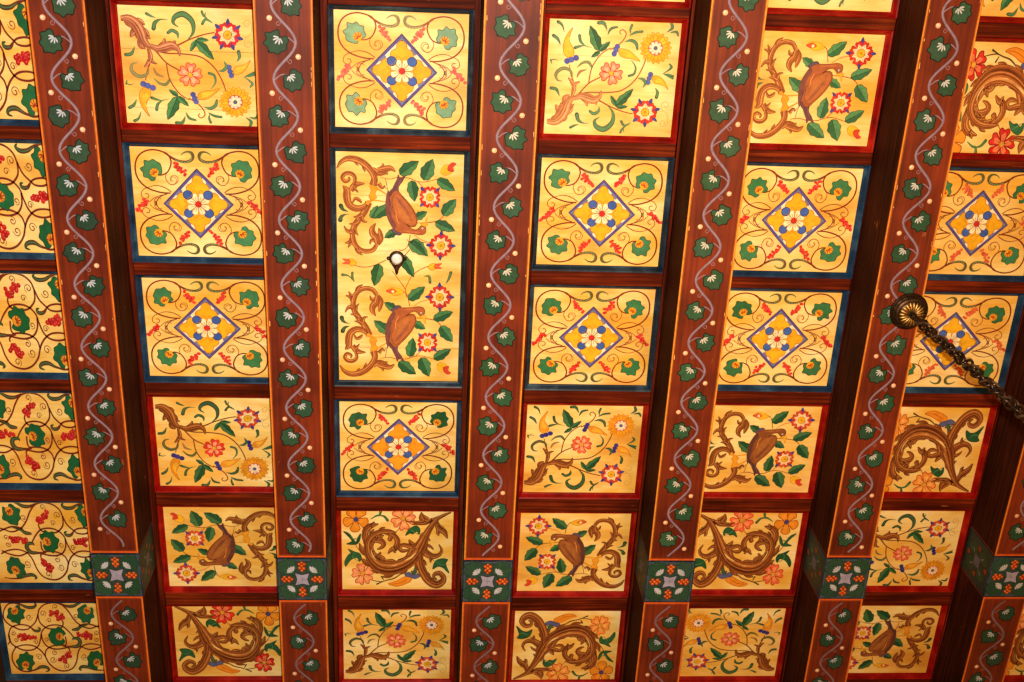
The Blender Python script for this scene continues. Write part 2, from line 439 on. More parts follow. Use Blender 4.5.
def design_diamond(st):
    a = Art(); hom = homog([(334.6, 9), (469.9, 13.3), (465, 131), (335.6, 126.8)])
    base = crop(332, 6, 10.333, hom)
    vine = st['vine']
    for fx in (0, 1):
        for fy in (0, 1):
            def fn(x, y):
                u, v = base(x, y); v *= .985
                return (1-u if fx else u), (1-v if fy else v)
            a.fn = fn
            j = lambda q: random.uniform(-q, q)
            a.z = 0
            a.spiral(460, 408, 62, PI*1.02, -1.25, 7, lerp(vine, (200, 150, 80), .45), d=1)
            a.z = 1
            a.S([(402, 330), (388, 372), (398, 420), (440, 462), (490, 452), (520, 410), (505, 368), (462, 362), (440, 388), (456, 414)], [9, 9, 8, 7], lerp(vine, (200, 150, 80), .4))
            a.z = 3
            a.S([(200, 490), (262, 472), (335, 480), (395, 508), (440, 545)], [7, 10, 10], vine)
            a.S([(200, 490), (148, 512), (118, 556), (128, 600), (165, 614), (196, 592), (186, 562), (158, 560)], [9, 9, 10], lerp(vine, (180, 130, 70), .3))
            a.S([(395, 562), (330, 588), (285, 632), (268, 690)], [12, 11, 9], vine)
            a.S([(392, 566), (318, 584), (248, 612), (200, 655)], [10, 9, 8], lerp(vine, (160, 100, 60), .3))
            a.S([(268, 640), (252, 700), (290, 735), (330, 722)], [9, 8, 7], lerp(vine, (180, 130, 70), .3))
            a.z = 9
            P = [(300, 352), (350, 353), (410, 322), (448, 252), (455, 190), (424, 122), (365, 90), (280, 70), (190, 84), (120, 132), (82, 205), (72, 290), (85, 370), (125, 440), (190, 497), (270, 532), (350, 552), (430, 556)]
            a.S(P, [14, 15, 17, 17, 17, 17, 16], vine)
            a.S([(380, 98), (440, 140), (490, 175), (550, 200), (620, 208), (672, 188), (692, 148), (678, 108), (636, 94), (592, 108), (566, 132)], [12, 26, 28, 36, 34, 18, 8], vine, st['scroll'])
            a.S([(500, 184), (560, 206), (620, 212), (664, 190), (676, 150), (660, 116)], [5, 10, 12, 8, 4], lerp(st['scroll'], (170, 190, 130), .5))
            for k in range(4): a.O(560+k*30, 214-abs(k-1)*3, 8, lerp(st['scroll'], (40, 60, 40), .3), k=6)
            a.z = 20
            a.grapes([(500+j(6), 218), (522, 240+j(5)), (502, 262), (538, 268), (524, 296+j(5)), (556, 292), (580, 314+j(4)), (560, 322), (596, 354)], 18, st['grape'])
            a.z = 25
            a.vineleaf(248+j(8), 290+j(8), 118, (284, 342), jig(st['leaf'], 6), (34, 66, 42), 7, (232, 166, 34), (176, 60, 20))
            if fy == 0:
                a.z = 20
                a.grapes([(186, 650), (164, 636), (150, 668), (126, 676), (138, 700), (108, 704), (92, 736), (66, 752)], 19, st['grape'])
    # the central lozenge, in unit coordinates (x stretched to keep the shapes round)
    a.fn = lambda x, y: (.5+x/1.14, .5+y)
    a.z = 40
    hx, hy = .305, .318; pur = (84, 72, 140)
    a.B([(0, -hy), (hx, 0), (0, hy), (-hx, 0)], pur, smooth=False)
    k = .885; a.B([(0, -hy*k), (hx*k, 0), (0, hy*k), (-hx*k, 0)], (240, 222, 176), smooth=False)
    a.S([(0, -hy), (hx, 0), (0, hy), (-hx, 0), (0, -hy)], .007, (60, 40, 60), n=1)
    for q in range(4):
        ca, sa = math.cos(q*PI/2), math.sin(q*PI/2)
        R_ = lambda x, y: (x*ca*(.96 if q % 2 == 0 else 1)-y*sa*.98, x*sa+y*ca)
        # grey-blue infill at the tip and along the sides
        a.z = 44
        a.B([R_(0, -.292), R_(.048, -.236), R_(.03, -.21), R_(0, -.25), R_(-.03, -.21), R_(-.048, -.236)], (112, 118, 138), smooth=False)
        a.B([R_(.08, -.205), R_(.128, -.158), R_(.116, -.138), R_(.084, -.166)], (112, 118, 150))
        a.z = 47
        a.B([R_(0, -.262), R_(.040, -.235), R_(.050, -.195), R_(.092, -.170), R_(.104, -.128), R_(.070, -.088), R_(.03, -.086), R_(0, -.07), R_(-.03, -.086), R_(-.070, -.088), R_(-.104, -.128), R_(-.092, -.170), R_(-.050, -.195), R_(-.040, -.235)],
            jig(st['gold'], 5), (176, 96, 24), .006)
        a.S([R_(-.06, -.10), R_(-.03, -.125), R_(0, -.10), R_(.03, -.125), R_(.06, -.10)], .005, (186, 106, 24))
    a.z = 56
    for q in range(4):
        an = PI/4+q*PI/2
        a.O(.125*math.cos(an), .118*math.sin(an), .041, jig((62, 92, 164), 6), (40, 46, 96), .006, k=16)
    for q in range(8):
        an = PI/8+q*PI/4; a.z = 60
        a.B([(0, 0), (.06*math.cos(an-.36), .06*math.sin(an-.36)), (.096*math.cos(an-.25), .096*math.sin(an-.25)), (.103*math.cos(an), .103*math.sin(an)), (.096*math.cos(an+.25), .096*math.sin(an+.25)), (.06*math.cos(an+.36), .06*math.sin(an+.36))],
            (244, 226, 178), (178, 120, 60), .005)
        a.S([(.03*math.cos(an), .03*math.sin(an)), (.07*math.cos(an), .07*math.sin(an))], .008, (214, 160, 90))
    a.z = 66
    a.O(0, 0, .027, (200, 40, 34), (140, 30, 24), .005, k=14)
    return a

def design_spray(st):
    """flower spray, trunk rising from the bottom left"""
    a = Art(); hom = homog([(549, 17), (682, 24), (671, 138), (543.5, 132.8)])
    fa, fb, fc, fd = [crop(x, y, 10.333, hom) for x, y in ((545, 12), (610, 12), (541, 74), (606, 74))]
    a.ac, a.edge = st['ac'], 9; a.fat = 1.5
    stem = st['stem']; pd = st['pod']; cap = st['cap']
    a.fn = fc; a.z = 0                                     # thin stems
    a.S([(330, 240), (385, 190), (485, 85), (610, 20), (680, -20)], [20, 16, 13, 12], stem)
    a.S([(485, 85), (498, 0), (520, -80), (575, -170), (640, -235), (720, -280)], [13, 13, 12, 11], stem)
    a.S([(380, 200), (480, 180), (620, 184), (744, 180), (820, 166), (890, 130), (960, 70), (1010, 5), (1060, -90), (1085, -160)], [16, 14, 14, 13, 12], stem)
    a.S([(560, 250), (630, 285), (700, 325), (790, 365), (860, 390), (950, 412)], [18, 15, 14, 12], stem)
    a.S([(310, 220), (330, 130), (322, 60), (296, -20), (282, -110)], [22, 18, 12, 10], stem)
    a.fn = fb
    a.S([(0, 380), (90, 330), (150, 270), (170, 212), (134, 176), (102, 196), (118, 226)], [13, 13, 12, 11, 10], stem)
    a.fn = fc; a.z = 8
    a.AC([(200, 400), (160, 345), (140, 305)], [50, 30, 5]); a.AC([(250, 300), (238, 235), (285, 205)], [50, 34, 5])
    a.AC([(230, 360), (285, 325), (335, 308)], [40, 22, 4])
    a.AC([(52, 480), (130, 482), (198, 432), (238, 362), (262, 292), (300, 246), (346, 232)], [26, 50, 66, 66, 52, 34, 22])
    a.z = 24; a.lobes([(52, 480), (130, 482), (198, 432), (238, 362), (262, 292)], [26, 50, 66, 66, 50], -1, 3, 46, .3, .8); a.z = 24; a.lobes([(52, 480), (130, 482), (198, 432), (238, 362), (262, 292)], [26, 50, 66, 66, 50], 1, 2, 46, .5, .8)
    a.z = 32
    a.AC([(440, 235), (462, 280), (468, 326)], [50, 26, 4]); a.AC([(520, 252), (556, 280), (566, 312)], [50, 26, 4])
    a.AC([(330, 242), (400, 216), (470, 236), (540, 256), (600, 222), (616, 160)], [22, 40, 58, 52, 24, 4])
    a.z = 40
    a.AC([(326, 140), (345, 88), (396, 66)], [26, 18, 3]); a.AC([(322, 100), (300, 56), (268, 24)], [24, 18, 3])
    a.AC([(312, 214), (330, 140), (326, 80)], [14, 26, 12])
    a.fn = fa; a.z = 10
    a.comma([(272, 664), (258, 600), (192, 566), (130, 590), (100, 636), (118, 690), (170, 702)], [6, 20, 30, 30, 26, 16, 5], st['olive'])
    a.comma([(320, 664), (352, 604), (425, 582)], [8, 22, 6], (160, 104, 64))
    a.comma([(322, 560), (378, 512), (440, 506), (476, 552)], [6, 20, 26, 18], st['olive'])
    for pts, w in (([(128, 88), (170, 122), (192, 195)], [28, 18, 4]), ([(78, 228), (122, 262), (150, 322)], [28, 26, 6]),
                   ([(350, 230), (362, 290), (410, 335), (482, 356)], [26, 24, 10, 3]), ([(302, 355), (350, 340), (402, 334)], [26, 20, 4]),
                   ([(50, 480), (58, 520)], [16, 8]), ([(50, 482), (90, 474), (130, 488)], [10, 8, 3]),
                   ([(552, 102), (610, 108), (642, 184)], [30, 30, 5]), ([(648, 224), (682, 165), (748, 148)], [6, 24, 16])):
        a.comma(pts, w, st['green'])
    a.z = 30
    a.leaf(558, 385, 462, 128, 108, st['leaf']); a.leaf(560, 390, 676, 294, 58, st['leaf']); a.leaf(565, 396, 470, 456, 48, st['leaf'])
    a.z = 30
    a.pod([(280, 150), (246, 240), (252, 302), (287, 370), (285, 430), (240, 458), (198, 430), (178, 370), (193, 270), (235, 200)], [(218, 492), (262, 478), (312, 460)], 30, pd, [(228, 380), (236, 415)], cap)
    a.fn = fb; a.z = 12
    a.pod([(98, 375), (160, 376), (222, 408), (312, 503), (230, 478), (150, 466), (96, 432)], [(76, 348), (60, 385), (42, 422)], 27, pd, [(115, 410), (165, 420)], cap)
    for pts, w in (([(150, 300), (220, 288), (272, 318), (286, 378)], [4, 26, 30, 18]), ([(218, 222), (214, 180), (232, 132)], [5, 18, 22]),
                   ([(205, 240), (265, 208), (340, 200)], [6, 22, 20]), ([(590, 215), (648, 172), (640, 120)], [4, 26, 22]), ([(628, 218), (690, 212), (708, 252)], [8, 22, 14]),
                   ([(220, 490), (264, 560), (250, 632), (196, 652)], [4, 14, 20, 22]), ([(545, 640), (604, 604), (636, 572), (616, 540)], [3, 14, 22, 12]), ([(548, 640), (600, 650), (652, 668)], [3, 16, 18])):
        a.comma(pts, w, st['green'])
    a.z = 12
    a.sunflower(475, 372, 164, gold=st['gold'])
    a.fn = fd; a.z = 10
    a.pod([(478, 30), (530, 18), (592, 60), (642, 165), (605, 130), (556, 108), (496, 92)], [(462, 2), (446, 42), (434, 84)], 26, pd, [(505, 55), (560, 70)], cap)
    for pts, w in (([(508, 145), (532, 190), (520, 244)], [5, 24, 28]), ([(590, -4), (640, 20), (690, 52)], [5, 20, 16]), ([(330, 40), (380, 50), (408, 90), (380, 140)], [6, 26, 26, 6]),
                   ([(158, 488), (188, 532), (236, 514), (256, 498)], [22, 20, 12, 4]), ([(205, 540), (168, 566), (150, 604)], [6, 18, 18]), ([(180, 560), (185, 600)], [12, 5])):
        a.comma(pts, w, st['green'])
    a.S([(640, 468), (628, 415), (585, 388), (548, 396)], [5, 7, 6], (186, 150, 92))
    a.S([(590, 390), (572, 350), (580, 305), (622, 292), (646, 325), (620, 352), (598, 338)], [6, 6, 6], (186, 150, 92))
    a.S([(636, 460), (632, 520), (590, 550), (556, 520), (580, 488), (606, 505), (598, 528)], [6, 6, 6], (186, 150, 92))
    a.z = 20
    a.leaf(95, 330, 282, 148, 84, st['leaf']); a.leaf(98, 322, 44, 212, 50, st['leaf']); a.leaf(105, 336, 226, 334, 44, st['leaf'])
    a.z = 24
    a.star(405, 396, 146, 7, -1.1, 7, red=st['red'])
    a.fn = fc; a.z = 14
    a.comma([(690, 326), (742, 400), (732, 500), (650, 566), (572, 540), (548, 480), (600, 440)], [6, 24, 40, 48, 40, 24, 6], st['green'])
    for pts, w in (([(500, 378), (538, 404), (588, 380), (597, 328)], [24, 28, 26, 5]), ([(362, 408), (378, 468), (430, 500), (502, 500)], [34, 30, 12, 3]),
                   ([(296, 546), (338, 526), (382, 514)], [22, 18, 4]), ([(92, 132), (148, 148), (180, 218)], [28, 28, 5])):
        a.comma(pts, w, st['green'])
    a.fn = fa; a.z = 30
    a.hibiscus(680, 622, 122, -2.3, st['hib'], (186, 44, 34), n=5, inner=(244, 186, 140))
    return a

def design_bird(st):
    """bird facing right beside an acanthus scroll on the left"""
    a = Art(); hom = homog([(337, 280), (460.5, 280.6), (457.5, 382.3), (338.6, 381.8)])
    ba, bb, bc, bd = [crop(x, y, 10.66, hom) for x, y in ((336, 276), (336, 322), (396, 276), (396, 322))]
    a.ac, a.edge = st['ac'], 7; a.fat = 1.28
    tw = st['stem']; lf = st['leaf']
    a.fn = bb; a.z = 0
    a.S([(470, 402), (560, 390), (640, 406), (750, 405), (840, 375), (930, 375), (1060, 412)], [6, 8, 8, 8, 6], tw)
    a.S([(505, 330), (530, 290)], [8, 6], tw); a.S([(520, 388), (538, 300), (556, 250)], [7, 7, 8], (110, 70, 70))
    a.S([(840, 375), (900, 320)], [8, 8], (196, 80, 50))
    a.fn = bc
    a.S([(140, 330), (112, 210), (60, 168), (20, 172)], [9, 8, 7], tw); a.S([(180, 332), (262, 280), (370, 252)], [7, 9, 8], (200, 110, 60))
    a.S([(205, 455), (300, 460), (390, 474), (444, 500), (480, 540)], [7, 9, 9, 7], tw)
    a.z = 8
    leaves = [(130, 262, 304, 118, 112, 0), (395, 468, 604, 384, 104, 0), (468, 542, 598, 706, 122, 0), (178, 500, 308, 572, 84, 0)]
    for l in leaves: a.leaf(*l[:5], jig(lf, 6), l[5])
    a.fn = bd
    for l in [(140, 382, 176, 178, 112), (398, 402, 582, 296, 100), (262, 390, 346, 592, 134), (20, 438, 208, 568, 118)]: a.z = 8; a.leaf(*l, jig(lf, 6))
    a.fn = ba
    for l in [(636, 370, 508, 293, 84), (560, 620, 398, 488, 108)]: a.z = 8; a.leaf(*l, jig(lf, 6))
    a.z = 8
    if not st.get('nobud'): a.B([(530, 172), (575, 135), (640, 138), (682, 150), (720, 185), (690, 205), (625, 220), (580, 198)], (232, 176, 34), (190, 120, 30), 5)
    if not st.get('nobud'): a.B([(532, 174), (590, 145), (640, 175), (590, 196)], (208, 84, 48), (170, 50, 30), 4); a.O(600, 176, 16, (244, 216, 150))
    a.fn = bd; a.z = 8
    a.B([(430, 470), (470, 440), (540, 470), (560, 520), (520, 540), (470, 540), (440, 510)], (234, 176, 36), (196, 124, 30), 5)
    a.B([(500, 490), (560, 480), (545, 520), (580, 550), (545, 566), (505, 535)], (204, 62, 44), (160, 30, 30), 4)
    a.fn = bc; a.z = 10
    a.star(462, 228, 146, 4, 0, 8, red=st['red'])
    a.fn = bd; a.z = 10
    a.star(330, 226, 128, 4, PI/4, 8, red=st['red'])
    # golden legs of the scroll and twigs
    a.fn = bb; a.z = 6
    a.S([(360, 180), (450, 176), (545, 164)], [26, 14, 10], (226, 166, 36), (200, 130, 40)); a.S([(420, 306), (480, 270), (545, 232)], [26, 16, 10], (226, 160, 36), (190, 120, 40))
    a.fn = ba; a.z = 10
    for pts, w in (([(56, 462), (72, 500), (118, 522), (150, 520)], [38, 26, 8, 3]), ([(66, 606), (88, 570), (140, 550)], [38, 26, 4])): a.comma(pts, w, (52, 74, 44))
    a.z = 14
    a.AC([(180, 300), (152, 245), (98, 226)], [34, 26, 5]); a.AC([(175, 240), (150, 215), (130, 180)], [24, 18, 4]); a.AC([(215, 180), (232, 140), (280, 106)], [28, 24, 5])
    a.AC([(176, 352), (128, 352), (92, 405)], [38, 24, 5]); a.AC([(240, 462), (205, 432), (148, 425)], [34, 22, 5]); a.AC([(205, 380), (220, 335), (240, 310)], [26, 14, 4])
    a.AC([(275, 505), (292, 462), (334, 450)], [32, 20, 5]); a.AC([(280, 530), (238, 504), (192, 498)], [32, 20, 5])
    a.z = 24
    a.AC([(350, 650), (310, 560), (238, 462), (192, 388), (178, 310), (200, 222), (248, 168), (315, 146), (388, 162), (430, 220)], [52, 46, 44, 42, 40, 38, 34, 34, 32, 28], side=-1)
    a.AC([(430, 215), (412, 258), (374, 262), (358, 222)], [20, 22, 22, 6]); a.AC([(440, 220), (475, 280), (462, 350), (450, 395)], [24, 36, 30, 4])
    a.AC([(432, 225), (428, 290), (390, 330), (384, 385), (420, 440)], [30, 50, 52, 38, 4])
    a.fn = bb; a.z = 30
    a.AC([(372, 345), (395, 372), (368, 330)], [10, 16, 6]); a.AC([(450, 345), (488, 302), (512, 328)], [30, 16, 5])
    a.AC([(330, 140), (275, 100), (205, 96), (148, 136), (130, 205), (128, 270), (92, 312)], [26, 40, 48, 54, 56, 50, 6], side=-1)
    a.AC([(186, 150), (214, 192), (256, 176), (278, 148)], [6, 20, 22, 5]); a.AC([(170, 270), (222, 328), (312, 340)], [40, 40, 5]); a.AC([(205, 296), (246, 250)], [22, 4])
    a.AC([(196, 320), (216, 388), (182, 430), (122, 430), (88, 392), (114, 354), (158, 372), (152, 402)], [18, 24, 26, 26, 24, 22, 16, 6])
    a.z = 42
    a.B([(330, 120), (390, 180), (430, 205), (415, 250), (440, 300), (400, 340), (360, 320), (375, 270), (350, 215), (370, 180), (320, 165)], (224, 150, 34), (176, 96, 30), 5)
    a.AC([(330, 505), (302, 500), (318, 452)], [30, 24, 5]); a.AC([(240, 560), (225, 540), (250, 508)], [24, 18, 4]); a.AC([(385, 470), (402, 400), (362, 334)], [36, 30, 6])
    a.AC([(404, 320), (412, 382), (386, 450), (330, 512), (250, 560), (150, 572), (78, 536), (38, 478)], [38, 42, 44, 46, 44, 36, 24, 5])
    a.z = 54
    a.AC([(450, 462), (490, 500), (492, 538)], [36, 28, 5]); a.AC([(390, 482), (448, 446), (510, 452), (545, 436)], [30, 40, 30, 5]); a.AC([(440, 470), (510, 482), (570, 494), (618, 462)], [34, 46, 34, 5])
    # the bird
    a.fn = bc; a.z = 40
    D = st['birddark']; W = st['bird']
    a.B([(-60, 380), (-10, 330), (38, 326), (50, 360), (10, 400)], (92, 74, 92), (70, 50, 60), 5)
    a.B([(-84, 745), (-60, 660), (20, 700), (10, 800), (50, 862), (78, 925), (30, 890), (6, 925), (-8, 872), (-44, 800)], D, (80, 44, 40), 5)
    a.B([(296, 412), (302, 378), (286, 346), (240, 334), (180, 342), (100, 348), (30, 350), (-28, 382), (-74, 446), (-108, 530), (-118, 620), (-112, 700), (-92, 772), (-76, 716), (-40, 760), (0, 770), (50, 722), (110, 662), (172, 580), (206, 500), (200, 436), (170, 414), (128, 418), (100, 438), (150, 398), (196, 386), (226, 404), (250, 430), (280, 432)], W, (112, 56, 26), 7)
    a.B([(-28, 384), (-74, 448), (-108, 532), (-116, 622), (-110, 700), (-92, 765), (-78, 700), (-70, 600), (-50, 500), (-10, 430)], lerp(W, D, .75))
    a.B([(-50, 620), (-20, 540), (40, 470), (100, 440), (150, 424), (192, 444), (196, 500), (160, 578), (100, 652), (40, 714), (-10, 740), (-45, 700)], lerp(W, (214, 138, 60), .2), (120, 62, 30), 5)
    a.B([(10, 560), (70, 480), (130, 450), (120, 500), (60, 580), (0, 660)], lerp(W, (226, 160, 70), .28))
    for k in range(4): a.S([(150-k*34, 480+k*44), (100-k*30, 580+k*32), (30-k*22, 690+k*14)], [3, 7, 3], lerp(W, D, .55))
    a.S([(20, 440), (-6, 500), (-14, 580)], [4, 8, 3], (226, 150, 70)); a.S([(-60, 760), (-30, 830), (5, 900)], [10, 9, 4], (110, 74, 80)); a.S([(-10, 770), (20, 850), (60, 915)], [10, 8, 4], (120, 80, 80))
    a.S([(60, 372), (150, 362), (240, 358)], [5, 12, 8], lerp(W, (220, 140, 80), .4)); a.S([(-86, 740), (-72, 640), (-50, 560)], [4, 8, 3], (70, 50, 66))
    a.B([(268, 428), (296, 424), (322, 442), (306, 456), (312, 510), (296, 500), (286, 460), (240, 452)], (226, 168, 44), (184, 110, 30), 4)
    a.O(264, 402, 12, (246, 234, 200), (60, 30, 20), 4); a.O(266, 403, 5, (30, 20, 16))
    return a

def design_acanthus(st):
    """great acanthus scroll, trunk coming from the top right"""
    a = Art(); hom = homog([(341, 511), (453, 512.6), (450.8, 590), (343.3, 590.2)])
    a.fn = crop(335, 505, 7.176, hom); a.ac, a.edge = st['ac'], 5; a.fat = 1.3
    lf = st['leaf']; a.z = 0
    a.S([(148, 280), (175, 322), (212, 362), (262, 400)], [5, 7, 8], (134, 70, 34))
    a.S([(205, 165), (222, 195)], [4, 4], (90, 60, 40)); a.S([(440, 205), (455, 190), (470, 168)], [6, 5, 4], (150, 70, 30))
    a.S([(250, 540), (330, 556), (376, 545), (430, 530), (486, 490)], [5, 7, 8, 9, 7], (96, 64, 40))
    a.S([(300, 575), (345, 556)], [12, 5], (60, 54, 36)); a.S([(335, 515), (352, 545)], [12, 5], (60, 54, 36))
    a.S([(545, 132), (510, 122)], [5, 6], (150, 70, 30)); a.S([(690, 395), (712, 410)], [5, 5], (140, 80, 40))
    a.comma([(262, 108), (300, 84), (324, 78), (332, 50)], [4, 10, 12, 16], lf); a.comma([(322, 80), (356, 88), (382, 118)], [5, 12, 16], lf)
    a.z = 6
    for l in (([(68, 194), (112, 212), (140, 248), (158, 272), (172, 240), (192, 212), (190, 250), (176, 280), (150, 292), (90, 286), (128, 268), (112, 240)]),
              ([(102, 322), (150, 342), (188, 356), (198, 392), (182, 412), (166, 386), (120, 402), (86, 446), (78, 410), (104, 364), (124, 350)]),
              ([(508, 230), (534, 182), (584, 158), (612, 186), (604, 224), (590, 200), (562, 218), (538, 214)]),
              ([(698, 466), (716, 412), (760, 392), (806, 398), (792, 430), (814, 494), (772, 458), (736, 448)])):
        a.z = 6; a.B(l, jig(lf, 6), (24, 50, 30), 3.5)
        cx = sum(p[0] for p in l)/len(l); cy = sum(p[1] for p in l)/len(l)
        a.S([l[0], (cx, cy), l[6]], [1, 3, 2], (28, 58, 36)); a.S([l[1], (cx, cy), l[4]], [1, 7, 2], lerp(lf, (120, 170, 110), .45))
    a.z = 5
    a.hibiscus(157, 108, 88, .32, (228, 140, 34), (164, 76, 16), (60, 62, 120), n=5, inner=(232, 150, 44), notch=-.05)
    a.z = 5
    a.hibiscus(492, 104, 88, .2, st['flower'], st['fline'], (206, 150, 44), n=5, inner=lerp(st['flower'], (244, 210, 120), .6))
    a.z = 5
    a.hibiscus(205, 500, 78, -.5, st['flower'], st['fline'], (214, 156, 50), n=5, inner=lerp(st['flower'], (244, 200, 120), .6))
    a.z = 5
    a.B([(384, 572), (440, 552), (500, 520), (540, 520), (545, 548), (500, 574), (440, 590)], (224, 138, 34), (180, 84, 20), 4)
    a.S([(400, 574), (460, 566), (520, 536)], [2, 6, 3], (190, 96, 26))
    a.B([(500, 500), (530, 488), (552, 500), (590, 502), (606, 520), (572, 536), (540, 526), (508, 518)], (86, 90, 130), (50, 46, 90), 3)
    a.comma([(588, 400), (582, 450), (566, 492), (548, 484)], [5, 16, 22, 10], (56, 74, 50)); a.S([(576, 480), (604, 510)], [10, 5], (56, 74, 50))
    a.z = 20                                               # small limbs
    for pts, w in (([(640, 130), (618, 100), (622, 58)], [26, 22, 5]), ([(668, 112), (640, 92), (626, 70)], [20, 16, 3]),
                   ([(760, 92), (700, 118), (640, 128), (585, 134), (538, 124)], [12, 22, 20, 12, 4]), ([(700, 112), (655, 140), (600, 146), (556, 150)], [14, 14, 9, 3]),
                   ([(742, 188), (738, 214), (748, 228)], [20, 16, 4]), ([(742, 100), (730, 140), (746, 178), (784, 204), (806, 250)], [8, 16, 30, 28, 5]), ([(780, 176), (752, 160), (742, 132)], [12, 12, 3]),
                   ([(668, 200), (664, 240), (684, 268)], [16, 12, 4]), ([(560, 298), (545, 280), (532, 258)], [26, 20, 4]), ([(530, 330), (506, 338), (478, 336), (466, 312), (492, 296), (540, 306), (610, 306)], [5, 14, 18, 18, 18, 26, 36]),
                   ([(640, 320), (662, 300), (690, 312), (706, 330)], [30, 18, 10, 4]), ([(690, 380), (684, 400), (684, 420)], [22, 14, 4]), ([(612, 310), (654, 354), (700, 376), (744, 366), (764, 332), (744, 292)], [44, 38, 28, 18, 12, 4])):
        a.z = 20; a.AC(pts, w)
    a.z = 28
    a.AC([(832, 60), (780, 82), (730, 112), (690, 164), (655, 222), (628, 280), (596, 340)], [6, 14, 20, 28, 38, 56, 70])
    a.z = 33
    a.AC([(604, 350), (606, 420), (630, 490), (668, 546), (718, 574), (760, 558), (774, 526), (748, 496), (714, 500), (704, 522), (728, 540)], [40, 44, 44, 44, 40, 34, 28, 24, 18, 12, 5])
    a.z = 28
    for pts, w in (([(350, 440), (345, 390), (306, 372)], [36, 24, 4]), ([(300, 450), (306, 400), (335, 345)], [44, 36, 5]), ([(270, 405), (250, 420), (262, 440)], [30, 20, 4]),
                   ([(300, 456), (262, 438), (244, 428)], [34, 20, 4]), ([(480, 430), (520, 396), (452, 402)], [40, 22, 4]),
                   ([(560, 330), (520, 390), (456, 404)], [40, 30, 5]),
                   ([(248, 300), (288, 264), (336, 268), (356, 292), (336, 316), (308, 326)], [14, 24, 28, 22, 14, 4]), ([(300, 264), (330, 240), (346, 262)], [18, 18, 5]),
                   ([(405, 228), (400, 258), (382, 250)], [24, 18, 4]), ([(392, 206), (436, 236), (452, 276), (438, 318), (408, 330), (384, 358)], [16, 24, 28, 28, 20, 4]), ([(440, 300), (430, 340), (440, 352)], [22, 14, 3]),
                   ([(238, 290), (214, 240), (203, 208)], [24, 18, 4]), ([(232, 260), (226, 200), (258, 160), (318, 144)], [20, 34, 32, 5]), ([(262, 168), (274, 146), (290, 126)], [20, 16, 4])):
        a.z = 28; a.AC(pts, w)
    MS = [(602, 336), (552, 398), (482, 442), (402, 462), (332, 452), (280, 414), (246, 358), (238, 290), (266, 236), (322, 204), (388, 198), (444, 208)]; MW = [44, 56, 66, 70, 66, 52, 38, 30, 28, 26, 22, 5]
    a.z = 28; a.lobes(MS, MW, 1, 7, 42, .26, .66); a.z = 28; a.lobes(MS, MW, -1, 6, 46, .08, .60); a.z = 28; a.lobes(MS, MW, 1, 4, 28, .68, .9); a.z = 28; a.lobes(MS, MW, -1, 3, 26, .66, .86)
    a.z = 28; a.lobes([(655, 222), (628, 280), (596, 340)], [30, 50, 66], 1, 2, 30, .2, .7); a.z = 28; a.lobes([(606, 400), (630, 490), (668, 546)], [44, 44, 44], -1, 2, 24, .2, .7)
    a.z = 36
    a.AC([(602, 336), (552, 398), (482, 442), (402, 462), (332, 452), (280, 414), (246, 358), (238, 290), (266, 236), (322, 204), (388, 198), (444, 208)], [44, 56, 66, 70, 66, 52, 38, 30, 28, 26, 22, 5])
    a.S([(584, 352), (546, 384), (500, 408)], [2, 9, 2], (236, 206, 132)); a.S([(470, 424), (430, 440), (392, 440)], [2, 7, 2], (236, 206, 132))
    a.S([(300, 402), (276, 366), (266, 326)], [2, 6, 2], (236, 206, 132)); a.S([(560, 410), (480, 462), (400, 482), (320, 470)], [3, 8, 9, 3], a.ac[0]); a.S([(570, 380), (480, 424), (400, 440), (330, 426)], [3, 6, 6, 2], a.ac[2])
    return a

